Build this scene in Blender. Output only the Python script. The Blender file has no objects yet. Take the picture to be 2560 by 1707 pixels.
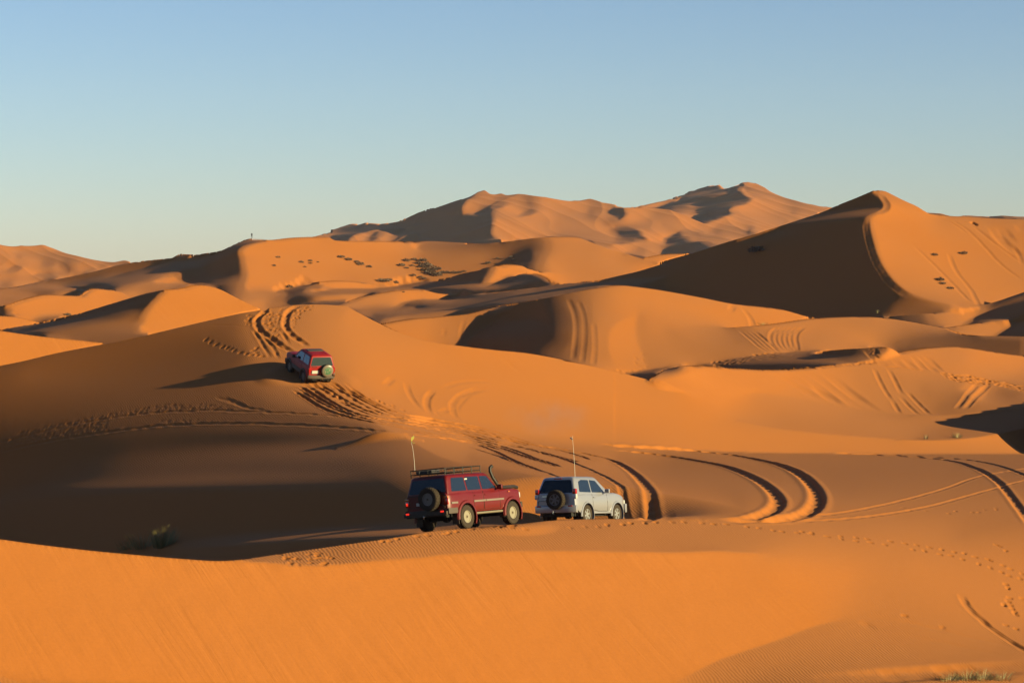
import bpy, bmesh, math, random, time
import numpy as np
from mathutils import Vector, Matrix, Euler
T0=time.time()
sc=bpy.context.scene
COL=sc.collection
# ---------------- camera: eye at the origin looking along +Y, horizon at photo row 650 (of 1707)
cam=bpy.data.cameras.new('camera');camo=bpy.data.objects.new('camera',cam);COL.objects.link(camo)
camo.location=(0,0,0);camo.rotation_euler=(math.radians(90),0,0)
cam.sensor_width=36;cam.lens=85;cam.clip_start=.1;cam.clip_end=60000
cam.shift_y=-(853.5-650)/2560
sc.camera=camo
sc.render.resolution_x=1024;sc.render.resolution_y=682
# ---------------- light
SUNCOL=(1.0,.84,.42)
wd=bpy.data.worlds.new('World');sc.world=wd;wd.use_nodes=True
nt=wd.node_tree;nt.nodes.clear()
sky=nt.nodes.new('ShaderNodeTexSky');sky.sky_type='NISHITA';sky.sun_disc=False
sky.sun_elevation=math.radians(14);sky.sun_rotation=math.radians(115)
sky.air_density=1.0;sky.dust_density=.2;sky.ozone_density=3.5;sky.altitude=700
bg=nt.nodes.new('ShaderNodeBackground');bg.inputs[1].default_value=.053
out=nt.nodes.new('ShaderNodeOutputWorld')
tn=nt.nodes.new('ShaderNodeMix');tn.data_type='RGBA';tn.blend_type='MULTIPLY';tn.inputs[0].default_value=1;tn.inputs[7].default_value=(.83,.825,.885,1)
nt.links.new(sky.outputs[0],tn.inputs[6]);nt.links.new(tn.outputs[2],bg.inputs[0]);nt.links.new(bg.outputs[0],out.inputs[0])
sl=bpy.data.lights.new('sun','SUN');sl.energy=5.0;sl.angle=math.radians(.5);sl.color=SUNCOL
slo=bpy.data.objects.new('sun',sl);COL.objects.link(slo)
_el,_az=math.radians(14),math.radians(65)
_sd=Vector((math.cos(_el)*math.sin(_az),-math.cos(_el)*math.cos(_az),math.sin(_el)))
slo.rotation_euler=_sd.to_track_quat('Z','Y').to_euler()
sc.view_settings.view_transform='Standard';sc.view_settings.look='None';sc.view_settings.exposure=1.48;sc.view_settings.gamma=1
try:
    sc.cycles.use_denoising=True;sc.cycles.denoiser='OPENIMAGEDENOISE'
    sc.cycles.max_bounces=5;sc.cycles.diffuse_bounces=3;sc.cycles.volume_bounces=0
except Exception: pass
# ---------------- material helpers
def mat(name,col=(.5,.5,.5),rough=.5,metal=0.,spec=.5,**kw):
    m=bpy.data.materials.new(name);m.use_nodes=True;b=m.node_tree.nodes['Principled BSDF']
    b.inputs['Base Color'].default_value=(*col,1);b.inputs['Roughness'].default_value=rough;b.inputs['Metallic'].default_value=metal
    b.inputs['Specular IOR Level'].default_value=spec
    for k,v in kw.items(): b.inputs[k].default_value=v
    return m
def tag(o,label=None,cat=None,group=None,kind=None):
    if label:o['label']=label
    if cat:o['category']=cat
    if group:o['group']=group
    if kind:o['kind']=kind
    return o

# ---- crops: (x0,y0,scale) -> full photo pixel coordinates (2560 wide)
CR={'J':(0,0,.91875),'A':(0,560,3.36),'B':(500,440,3.36),'C':(1000,440,3.36),'D':(1500,440,3.36),'E':(1860,440,3.36),
'F':(800,700,3.36),'G':(1400,700,3.36),'H':(1860,740,3.36),'I':(500,740,3.36),'K':(1500,840,2.2189),'L':(0,900,2.2189),
'M':(1500,1200,2.2189),'N':(950,1050,3.36)}
def P(s):
    out=[];c=None
    for t in s.split():
        if t in CR: c=CR[t];continue
        a=t.split(',');out.append((c[0]+float(a[0])/c[2],c[1]+float(a[1])/c[2]))
    return out
FS=6044.;CX=1280.;HZ=650.
def CRom(p,n=5):
    q=[]
    for i in range(len(p)-1):
        a=p[max(i-1,0)];b=p[i];c=p[i+1];d=p[min(i+2,len(p)-1)]
        lb=math.dist(b,c)
        def tan(u,v,w):
            l1=math.dist(u,v);l2=math.dist(v,w)
            if l1<1e-6 or l2<1e-6: return ((w[0]-u[0])/(l1+l2+1e-9)*lb,(w[1]-u[1])/(l1+l2+1e-9)*lb)
            cosv=((v[0]-u[0])*(w[0]-v[0])+(v[1]-u[1])*(w[1]-v[1]))/(l1*l2)
            k=1. if cosv>.7 else 0.
            m=min(lb,1.5*min(l1,l2))
            return ((w[0]-u[0])/(l1+l2)*m*k,(w[1]-u[1])/(l1+l2)*m*k)
        t0=tan(a,b,c);t1=tan(b,c,d)
        for k in range(n):
            t=k/n;h00=2*t**3-3*t*t+1;h10=t**3-2*t*t+t;h01=-2*t**3+3*t*t;h11=t**3-t*t
            q.append((h00*b[0]+h10*t0[0]+h01*c[0]+h11*t1[0],h00*b[1]+h10*t0[1]+h01*c[1]+h11*t1[1]))
    q.append(p[-1]);return q
OCC={}; CRS=[]; STK=[]; ANC=[]
def EXT(p):
    for a,b in ((0,1),(-1,-2)):
        x,y=p[a]
        if x<8 or x>2552:
            k=(y-p[b][1])/(x-p[b][0]) if x!=p[b][0] else 0
            X=-60 if x<8 else 2620
            n=(X,y+k*(X-x)*.5)
            if a==0: p=[n]+p
            else: p=p+[n]
    return p
def O(n,s): OCC[n]=CRom(EXT(P(s)))
def K(s): CRS.append(CRom(EXT(P(s))))
def S(s,R,A,w=1.): STK.append((P(s),R,A,None,w))       # lit: photo red value, aspect
def _L(sl,A,el=14,az=65):
    s,e=math.radians(sl),math.radians(el);return math.sin(e)*math.cos(s)+math.cos(e)*math.sin(s)*math.cos(math.radians(A-az))
def D(s,sl,A,w=1.):
    if A<0 and sl>=17:
        while _L(sl,A)>-.07 and A>-84: A-=2
        while _L(sl,A)>-.05 and sl<32: sl+=1
    STK.append((P(s),0,A,sl,w))        # explicit slope, aspect
def E(s,sl,A): STK.append((P(s),0,A,sl,1.))       # as given, no darkening
def AN(s,Y,w=1.):
    for p in P(s): ANC.append((p[0],p[1],Y,w))
SKY={}
# ---------------- occlusion curves
O('fore','L -40,988 0,992 200,1020 500,1055 800,1083 1000,1100 1250,1112 1500,1080 1750,1045 2000,1010 N 0,1003 200,970 330,944 550,918 740,899 950,878 1150,860 1500,838 1780,829 2050,826 2300,823 K 330,1010 550,1020 620,1025')
O('carhill','A -40,1198 0,1190 200,1150 450,1090 700,1040 900,1003 1100,965 1300,918 1500,870 1800,800 2000,755 2200,722 B 600,1108 740,1090 830,1080 1000,1077 1150,1085 1220,1090 F 260,240 420,325 500,365 600,415 750,470 930,515 1250,562 1500,590 1700,608 1900,640 2100,680 G 0,672 200,708 430,758 600,800 745,838 900,893 1040,945')
O('rone','G 745,838 760,822 790,800 850,765 950,735 1050,718 1150,712 1300,720 1380,733 1480,738 1650,748 1850,748 2050,738 2200,718 H 150,615 350,610 600,590 800,568 1000,548 1150,512 1300,470 1450,440 1600,425 1750,420 1900,435 2050,458 2200,480 2352,497 2400,503')
O('rdark','H 1400,999 1600,1001 1850,1000 2000,985 2352,945 2400,940')
O('rfold','H 1290,1201 1500,1208 1750,1205 2000,1180 2352,1115 2400,1105')
O('mtwo','F 500,365 620,345 760,325 900,316 1050,303 1240,285 1400,242 1500,216 1700,185 1900,150 2100,110 G 0,120 150,95 300,70 470,42 700,65 900,95 1200,150 1450,200 1700,225 1850,245 1950,270 2060,302 2180,320')
O('hill','G 1380,402 1600,387 1850,357 2060,326 2180,320 H 640,183 900,175 1100,178 1300,200 1500,235 1700,275 1850,318 2000,332 2352,340 2400,341')
O('tip','H 620,468 800,450 1000,437 1195,427 1300,470')
O('rsm2','H 1700,262 1900,235 2100,210 2352,190 2400,186')
O('rsm1','H 1170,176 1400,155 1640,140 1800,115 1950,95 E 2000,1086 2100,1060 2250,1010 2352,975 2400,960')
O('giant','C 530,1003 700,985 900,965 1150,935 1300,912 1500,890 1700,868 1850,835 2000,800 2200,740 D 500,725 800,640 1100,545 1300,490 1500,425 1700,360 1850,310 2000,245 2150,185 2280,130 2310,122 E 1150,123 1200,135 1350,210 1450,255 1550,315 1600,325 1700,335 1900,345 2100,357 2352,365 2400,367')
O('litd','B 1240,1050 1330,1020 1420,1000 1600,965 1750,953 1870,955 2000,985 2210,999')
O('ost','B 620,968 750,945 900,905 1000,888 1100,878 1250,882 1400,900 1540,939 1700,915 1850,890 1980,870 2100,850 2200,820 2352,790 C 700,775 800,755 870,740 950,742 1020,752 1080,780 1200,800 1260,803')
O('onin','C 735,930 850,885 950,840 1050,815 1120,810 1200,825 1300,880 1370,907')
O('lfone','A -40,888 0,895 200,925 400,950 600,970 800,990 900,1003')
O('lftwo','A -40,893 0,886 200,850 320,830 560,775 700,740 900,680 1050,635 1200,590 1360,555 1400,550 1520,538 1600,515 1680,512 1750,520 1850,550 1950,600 2050,650 2200,720')
O('lfsm','A -40,768 0,770 150,780 330,827')
O('lfthr','A 25,685 150,640 300,600 380,590 500,596 600,600 660,598 720,552 780,538 900,550 980,560 1060,598')
O('qdune','A -40,548 0,545 150,522 300,492 500,460 700,420 850,385 1000,345 1200,310 1500,280 1700,250 1850,225 1950,180 2050,135 2120,122 2200,125 2260,135 B 740,520 900,512 1080,515 1130,540 1240,545 1440,547 1800,547 2000,550 2352,570 C 800,560 950,545 1100,525 1250,515 1400,512 1500,520 1600,555 1700,595 1850,640 2000,685 2080,705 D 350,690 450,668 560,655 680,653 800,650')
O('fmone','B 900,511 1080,468 1270,412 1400,395 1600,370 1800,325 2000,240 2200,165 C 0,350 130,325 200,290 350,225 570,155 650,115 695,100 720,102 770,135 850,132 900,148 1030,148 1150,158 1300,180 1450,205 1600,207 1700,240 1780,245 1900,265 2050,262 2200,290 2352,330 D 860,395')
O('fmtwo','D 240,262 430,220 600,195 800,130 900,98 1000,85 1050,97 1200,75 1310,73 1450,140 1600,200 1800,245 1900,250 2010,250')
O('farr','E 1500,290 1650,295 1750,320 1870,312 2000,325 2100,335 2352,333 2400,333')
O('farl','A -40,170 100,180 270,180 440,195 600,245 800,280 950,296 1050,288 1160,320 1240,306 A 1440,285 1510,252 1560,255 1700,258')
O('qtip','B 575,537 690,502 745,522')
# ---------------- creases
K('L 1250,1112 1450,1121 1700,1137 1900,1130 2100,1112 2352,1095 N 500,1132 850,1112 1100,1103 1300,1102 M 280,399 400,401 640,396 800,401 900,406')
K('M 430,1112 650,1000 760,960 1000,880 1200,805 1350,775')
K('G 1040,945 1200,1030 1400,1130 1500,1185')
K('H 0,820 120,805 300,830 550,880 900,945 1200,985 1400,998')
K('H -300,1000 0,1060 300,1115 600,1150 900,1175 1290,1200')
K('K 300,625 700,640 1000,648 1300,650 1700,655 2400,655')
K('F 1230,555 1260,490 1400,390 1550,290 1690,190')
K('G 620,290 500,350 430,420 405,530 430,640 490,740')
K('G 660,250 640,330 630,420 655,540 700,640 740,740')
K('G 560,787 700,762 850,742 1000,716 1100,708 1250,700 1400,668 1600,640 1950,605 2352,590 H 620,468')
K('H 1195,427 1215,460 1180,497')
K('E 1080,130 1140,170 1190,210 1203,240 1190,275 1120,310 1060,335 1040,370 1060,450 1085,540 1110,640 1150,740 1200,820 1260,890 1350,965 1450,1010 1600,1050 1750,1080 1880,1090 2000,1088')
K('D 290,927 560,850 510,960')
K('B 570,538 480,560 380,585 340,610 325,650 350,720 375,800 385,870 400,920 435,965')
K('A 1390,550 1300,630 1230,720 1200,790 1210,860 1250,900 1300,922')
K('A 25,685 90,720 150,765 180,772')
K('C 810,757 770,810 725,870 720,900 740,928')
K('B 1000,888 1010,910 1100,940 1250,945 1540,939')
K('C 650,112 600,155 545,210 520,270 530,310 640,305 680,300')
K('C 640,305 765,300 790,350 775,430 770,500 820,535 900,550')
K('D 1200,75 1205,115 1260,145 1288,185 1240,215 1110,245 1078,285 1120,305 1060,350 960,380 870,395 800,370')
K('D 590,197 680,197 600,240 440,262')
K('D 220,415 330,445 370,510 440,548 540,515 660,462 760,505')
K('B 1620,1112 1750,1050 1850,1035 2050,1035 2215,1003')
K('B 740,1087 900,1065 1100,1040 1240,1045 1200,1080')
K('B 1230,1045 1330,1040 1500,990')
K('A 600,602 720,552')
K('A 480,560 700,510 950,440 1300,350 1500,300')
K('H 1880,232 1950,180 2100,110 2352,40')
K('H 2120,332 2230,270 2352,200')
K('C 690,300 740,250 800,215 860,205 905,215 880,250 800,285 690,302')
K('C 990,335 1040,290 1090,270 1140,275 1130,305 1060,330 995,338')
K('C 1760,290 1800,262 1870,262 1910,310 1850,365 1800,340')
K('C 1740,460 1800,425 1900,415 1980,430 2030,470 2080,520 2130,548')
K('C 1780,578 1900,560 2050,545 2130,550')
K('B 1240,540 1330,490 1480,440 1590,408 1620,428 1730,432 1690,470 1600,500')
K('B 1400,520 1440,490 1560,452 1580,470 1500,520 1440,545')
K('B 1590,545 1680,500 1690,502')
K('B 1790,545 1830,500 1870,473 1700,510 1640,545')
K('A 45,392 120,362 180,360 200,380 130,402')
K('A 270,432 330,408 430,410 480,430 500,455 400,470')
K('A 850,322 900,305 1000,318 1060,305 1110,322 1000,345')
K('A 520,392 590,362 620,368 660,390')
# ---------------- guidance strokes
FA=37
D('J 0,1270 300,1290 700,1320 1000,1300 1300,1300 1550,1300',31,FA)
D('J 100,1450 700,1450 1200,1400 1600,1400',31,FA)
D('J 100,1560 700,1560 1200,1560 1500,1540',31,FA)
S('J 1800,1290 1950,1330',222,55); S('J 1750,1400 1850,1420',222,45)
S('J 1750,1520 1900,1470 2050,1450',190,45); S('J 1750,1560 2000,1550 2340,1490',178,45)
S('J 2100,1300 2200,1370 2340,1420',210,60); S('J 2000,1250 2340,1300',200,65); 
S('J 2330,1200 2200,1230',170,70); S('J 1500,1225 1750,1230 1900,1220',190,70)
S('J 650,1285 800,1280',170,80);S('J 900,1250 1100,1230 1400,1215',188,75);S('J 900,1265 1200,1250 1500,1250',196,70)
# car hill, left
E('J 50,860 200,825 400,775 550,735',10,-42);E('J 20,900 200,880 400,845 560,815',14,-56)
E('J 20,950 200,932 400,918 600,920',14,-64);S('J 650,905 800,960 950,1000 1050,1030',135,-60)
S('J 250,980 450,965 700,967 850,985',88,-64)
S('J 300,1035 450,1022 620,1012 780,1024 900,1062 960,1100',62,-64)
E('J 300,1075 600,1050 800,1056 900,1088',24,-66)
D('J 20,1120 300,1110 600,1090 850,1090 900,1120',26,-62);D('J 20,1200 300,1180 600,1180 880,1160',28,-62)
D('J 350,1260 550,1270 800,1210',24,-60)
S('J 940,1180 1100,1180',48,-60);S('J 1000,1080 1100,1130 1210,1170',75,-60);S('J 1080,1050 1200,1090 1300,1130',100,-60)
S('J 1150,1030 1350,1080 1450,1150',125,-60)
S('K 60,700 200,850 220,980',135,-60);S('K 400,700 700,830 800,950',140,-60);S('K 900,700 1400,720 1900,720 2300,760',138,-60)
S('K 1000,850 1400,900',150,60);S('K 600,1000 1300,1000 1800,960 2300,900',170,65)
S('J 560,750 600,850',165,60);S('J 640,730 700,760',190,70);S('J 720,700 790,720',205,70)
S('J 800,715 900,770 1000,830',232,72);S('J 830,850 900,900',222,70);D('I 800,560 900,690 1100,720',16.5,26);E('I 650,420 750,540',12,26);S('J 700,880 850,940 1000,975',180,60)
S('J 1000,980 1200,1020 1400,1035',175,55)
S('J 1050,810 1250,840 1450,880',231,66);S('J 1150,880 1350,920 1500,950',225,55);S('J 950,880 1100,930 1300,970',214,60)
S('J 1000,940 1200,985 1400,1010 1600,1025 2000,1030 2300,1030',212,55);S('J 1500,960 1700,1000 1900,1005 2100,1018 2340,1010',218,55)
S('J 1550,890 1650,950',230,66)
S('H 100,880 400,920 800,990',205,60);S('H 300,1030 800,1110 1200,1150',195,55);S('H 1300,1060 1700,1020',185,50)
S('H 1500,1175 1800,1130 2100,1080 2340,1040',150,40)
S('H 1700,1260 2340,1200',212,55)
# R1
S('G 850,850 1000,820 1300,800',236,75);S('G 1100,900 1300,1000 1450,1000',236,72);S('G 1600,860 1900,900',233,70)
S('H 100,680 250,750',230,66);S('H 450,680 600,800',222,62);S('H 700,680 900,850',214,60);S('H 950,680 1100,850 1150,930',198,40)
S('H 1300,680 1400,850',185,40);S('H 1500,760 1580,900',165,30);S('H 1300,540 1500,550',208,60);S('H 1500,470 1800,470',208,65)
S('H 1900,540 2100,580 2300,620',225,70);S('H 1700,600 1900,640 2200,700',200,60)
S('H 1800,780 2000,780',155,-30);S('H 2150,800 2300,830',135,-40);S('H 1650,950 1800,850',145,-30);S('H 1850,960 2050,920 2340,890',150,30)
# M2
D('F 1420,460 1600,360 1750,260',30,-50);D('F 1300,550 1600,540 1850,450',27,-52);D('F 1950,470 1900,330 1850,240',18,-55)
S('F 1900,620 2100,520 2100,300 2000,180',110,-55);S('F 2060,620 2250,560 2200,300 2100,150',140,-50)
S('G 60,620 150,400 60,200',158,40);S('G 300,650 330,400 300,180',186,60);S('G 480,120 560,220',212,65)
D('G 520,650 520,450 590,350',27,58)
S('G 680,300 720,420 800,600',178,50);S('G 900,420 1100,520 1500,560',165,45);S('G 800,680 1200,660',182,50);S('G 1500,500 1700,580',165,45)
S('G 600,100 900,130 1300,200 1700,250 2000,300',225,62);S('G 800,230 1100,330 1400,370',224,62);S('G 900,180 1300,270 1700,330',220,50)
S('G 800,320 1000,400 1300,430',196,55)
S('H 100,275 400,235 640,200 900,190',200,60);S('H 200,380 450,380',205,60);S('H 600,300 900,330 1100,330',188,50);S('H 500,420 900,400',200,55)
S('H 1100,205 1400,240 1700,295',208,65);S('H 1100,400 1300,340',160,50);S('H 1250,400 1600,330 1900,345',115,-50)
S('H 1400,410 1700,380 2100,370 2340,370',80,-55);D('H 1450,425 1800,405 2100,440 2340,470',16,-50);S('H 2000,345 2340,350',150,-60)
S('F 560,390 700,370 850,350',208,55);S('F 850,450 900,350',212,55);S('F 1000,480 1050,340',198,30);S('F 1180,520 1250,400 1450,290',182,15)
# strip
D('G 650,795 900,755 1000,730',22,-60);D('G 1500,720 1800,690 2100,670 H 300,540 700,510 900,480',26,-58);S('H 1000,500 1100,470',110,-50);S('H 1215,450 1260,468',232,60)
# giant dark face
D('D 200,850 600,740 1000,620 1500,470 2000,320',28,-50)
D('D 600,900 1000,760 1500,600 2000,420 2250,350',32,-58);D('D 900,1000 1300,900 1800,700 2200,450 E 1100,200',31,-56)
D('D 1500,1080 1900,1000 2300,800 E 1000,1100 1200,1000',30,-56)
S('E 1250,1130 1400,1060 1600,1100 1750,1110',95,-45);D('E 1150,1100 1260,1000 ',24,-50)
D('E 1150,150 1230,220',27,50);D('E 1100,380 1110,500 1180,700',29,55);D('E 1300,250 1500,400 1700,700',27,48);D('E 1300,800 1500,950 1800,1020',24,50)
S('E 1800,400 2000,600 2100,900',212,35);S('E 1650,345 2000,365 2340,400',185,30);S('E 2150,450 2300,650 2340,850',200,25)
S('D 350,920 450,890 520,900',195,40)
# right small
S('H 1700,170 1850,150 1950,110',190,50);S('H 1500,180 1300,185',120,-45);S('H 1650,230 1850,200',205,55);D('H 2000,200 2150,140 2340,100',20,-50)
S('E 2100,1100 2340,1020',130,-45);D('E 2100,1085 2340,1000',20,-60)
S('H 1850,270 2150,240',205,55);D('H 2200,320 2340,260',18,-50)
# strips behind m2
S('F 550,340 700,300 1000,278 1150,275',185,60);D('F 450,300 700,285 1000,250 1300,250 1600,200',20,-55)
D('C 100,1140 500,1110 1000,1040 1400,960',20,-58)
S('F 300,250 500,262 800,232',165,-60);D('F 700,220 900,200 1200,170 1500,140',18,-60)
D('C 1200,960 1500,930 1700,900',20,-60)
S('B 1300,1080 1500,1060 1650,1020',205,55);S('B 1700,990 1900,990 2150,1008',228,60);
D('B 800,1080 1000,1062 1150,1055',20,-60);S('B 550,1080 700,1060',175,40);S('B 1000,1030 1400,995',222,60);D('B 1000,980 1500,975 1650,950',18,-60)
S('B 350,1000 500,980 700,985',190,60);D('B 650,975 850,940 960,905',20,-60);S('B 900,950 1000,920',140,-50);S('B 450,1060 540,1080',215,60)
S('B 1100,910 1350,915',230,62);D('B 1600,945 1900,920 2200,900 C 500,900 650,850',25,-58);D('C 200,960 500,950 690,930',18,-60)
S('C 800,880 820,800 950,770',232,62);S('C 1000,790 1200,815 1350,850',228,60)
D('C 850,920 1000,870 1120,835 1250,890',22,-58);D('C 600,985 900,955 1100,950',15,-60);S('C 1340,890 1360,900',225,60)
# left layers
D('A 50,920 300,970 600,1000',29,45);D('A 50,1100 300,1080 600,1020',29,45)
D('A 50,895 300,865 700,790 1000,700 1250,610',27,-58);S('A 400,930 700,880 1000,830 1150,760',150,30);S('A 600,960 900,940 1150,900',125,-40);S('A 1100,850 1180,830',140,30)
D('A 1300,800 1400,650 1450,570',29,45);D('A 1350,860 1600,800 1900,700 2050,680',28,48);D('A 1600,540 1750,600',29,50)
S('A 50,815 200,820',225,60);D('A 20,700 80,750',22,-58);S('A 50,760 100,765',60,-50)
S('A 150,680 300,640 500,650',228,60);S('A 200,750 500,740 700,690 950,620',226,60);S('A 750,560 850,590',228,65);D('A 320,810 450,790 520,780',16,-55)
D('A 640,590 700,562',20,-60);S('A 500,590 600,575',200,60);S('A 50,590 250,580',175,60);S('A 50,630 200,620',160,40);S('A 1000,580 1150,580',205,50)
# Q dune
D('A 550,545 900,460 1300,370 1600,300 1900,240 2100,150',27,-55);D('A 900,500 1300,430 1600,350 1800,330',22,-55)
S('A 200,520 500,490 800,430 1100,360 1400,295',130,-45);S('A 1000,550 1300,480 1500,420 1700,370',175,30);D('A 1600,500 1900,450 2000,300',28,-55)
S('B 450,650 500,800 500,920',230,60);S('B 500,600 800,540 1000,560',225,55);S('B 700,700 900,800 900,900',218,50);S('B 1200,620 1500,600 1650,620',225,55)
S('B 1200,800 1500,850 1800,830',205,45);S('B 1500,700 1700,720',220,50);S('C 150,600 500,620 900,600 1100,560',150,10);S('C 200,720 500,730 700,700',175,15)
D('C 950,690 1100,640 1080,720',20,-50);S('C 1180,680 1200,600',120,-30);S('C 1300,560 1400,540 1550,600',212,55);S('C 1400,700 1600,700 1700,740',200,45)
S('C 1250,700 1300,760',222,60);S('C 1700,620 1900,690',225,60);S('C 1400,800 1600,780 1900,790',200,50)
S('C 2000,760 2200,720',215,50)
# far one
D('C 60,400 300,300 500,220 620,140',26,-50);D('B 1100,500 1500,430 1900,400 2200,300',24,-50);D('C 100,510 400,420 700,400',26,-52);D('C 600,330 720,350 740,450 680,500',26,-55)
S('C 560,250 600,200',212,50);S('C 600,290 650,270',215,50);S('C 740,120 800,150',215,50);D('C 700,270 800,240 880,220',16,-50);S('C 800,180 900,180 1000,170',175,30)
S('C 950,260 1000,320',205,40);D('C 1040,310 1100,285 1130,270',16,-45);S('C 1100,220 1080,190',110,-40);S('C 850,350 1000,450 1150,400',214,50);S('C 820,480 1000,520',216,50)
S('C 1200,200 1250,300',214,50);S('C 1350,230 1550,280',208,45);S('C 1300,370 1400,430',180,30);S('C 1500,350 1700,400',210,50);S('C 1350,490 1600,490 1800,490',165,20)
D('C 1780,290 1880,310',17,-45);S('C 1650,240 1750,260',170,20);S('C 1900,380 2000,350',210,50);D('C 1830,450 1950,450 2000,500',20,-50);S('C 2050,480 2150,500',212,50)
S('C 2200,400 2300,450',160,20);S('C 1950,290 2050,320',210,40);D('C 1600,290 1610,325',12,-45);S('C 2100,350 2200,350',165,20)
D('D 560,560 660,490 700,560',21,-50);D('D 760,610 820,540 900,590',19,-50);S('D 400,620 500,600',212,50);S('D 480,400 600,440 700,450',212,50);S('D 700,380 800,430',212,50)
D('D 200,660 330,640 370,670',14,-50);S('D 300,590 120,600',212,50)
S('B 1300,540 1400,520',212,50);D('B 1420,510 1500,460',17,-50);S('B 1450,450 1600,420 1700,440',210,50);S('B 1500,530 1620,440',200,45);S('B 1700,520 1850,490',208,45);S('B 1080,500 1060,510',210,45)
# far two
D('D 500,260 700,210 900,120 1150,100',22,-50);D('D 800,310 1000,230 1150,160 1240,190',22,-50);D('D 850,360 950,330 1080,310',22,-50)
S('D 620,290 800,260 1000,190 1080,130',150,5);S('D 300,250 500,225 640,205',212,50);S('D 700,330 850,320',208,50)
S('D 1250,100 1350,150 1500,230',216,52);S('D 1150,270 1300,250 1400,300',216,52);S('D 1500,300 1700,330',190,40);S('D 1700,270 1900,280',190,40);S('D 900,430 1000,400 1100,370',212,50)
D('D 960,460 1010,470',16,-50);D('D 1240,480 1280,440',18,-50);S('D 1300,400 1400,440',210,50);D('D 1610,300 1640,300',13,-50);S('D 1500,450 1100,540',205,50)
S('D 1150,350 1230,400',175,20)
# far left
S('A 50,210 300,200 450,210',208,50);S('A 100,240 300,250 550,260',170,15);S('A 20,300 120,320',214,50);D('A 140,270 180,275',14,-50);D('A 350,320 450,320',14,-50);D('A 520,325 590,325',15,-50)
S('A 250,330 300,350',210,45);D('A 60,385 150,370',16,-50);S('A 200,370 350,390',212,50);D('A 560,380 640,375',16,-50);S('A 450,350 500,370',208,45);S('A 650,350 800,370',214,50)
D('A 290,430 420,420 470,450',16,-50);S('A 20,420 200,430',210,50);D('A 20,490 100,480',14,-50);S('A 150,470 350,480',212,50);D('A 700,400 780,385',12,-45);S('A 520,430 600,430',212,50)
D('A 870,320 950,330 1080,320',15,-50);S('A 700,290 850,310',165,10);S('A 900,345 960,350',210,50);S('A 1100,300 1150,305',208,50)
S('E 1600,300 1700,320',110,-40);S('E 1800,325 1850,320',200,45);D('E 1900,330 2200,350',12,-45)
S('B 690,512 730,520',215,55)
# ---------------- depth anchors (metres)
AN('N 1745,833 2000,833',97,6);AN('K 330,1016',98,5);AN('K 250,985',100.5,4);AN('N 700,905 1150,865',88.4,3)
AN('N 700,880 1100,840',92,2);AN('N 1700,800 2000,790',101,2);AN('N 1400,800',100,1)
AN('I 850,720 1100,720',142,6);pass;pass
pass
AN('G 780,825',206,1);AN('H 50,625',218,1);AN('H 1700,430',256,1);AN('H 2340,1095',226,1.5);AN('H 2340,1000',243,1.5);AN('H 1950,1010',220,1);AN('H 2340,1135',203,1);pass
AN('G 470,50',285,1);AN('G 700,750',240,1);AN('F 1250,540',232,1);AN('H 900,185',272,1);AN('H 1190,435',245,1);AN('H 1900,265',330,1);AN('H 1700,145',370,.5);AN('H 2200,150',360,.5)
AN('E 1110,130',480,2);AN('D 1800,1180',400,2);AN('D 50,870',400,1);AN('E 1960,1080',450,1)
AN('B 1800,960',480,1);AN('B 1250,885',700,1);AN('C 900,750',720,1);AN('C 1100,815',640,1);AN('B 440,530',1100,2);AN('B 1000,520',1080,1);AN('C 1300,520',1000,1);AN('A 500,480',900,.5)
AN('A 100,910',230,1);AN('A 1380,560',380,1);AN('A 600,610',560,1);AN('A 780,545',565,1);AN('A 50,778',520,1);AN('A 20,430',1500,.5);AN('A 20,180',2300,1);AN('A 700,330',1700,.5)
AN('C 700,110',2600,2);AN('B 1200,450',2600,1);AN('C 1900,500',1900,1);AN('D 700,480',1700,1);AN('D 1300,80',3500,2);AN('D 700,200',3400,1);AN('E 2000,330',3200,1);AN('B 690,508',1500,1)

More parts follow.
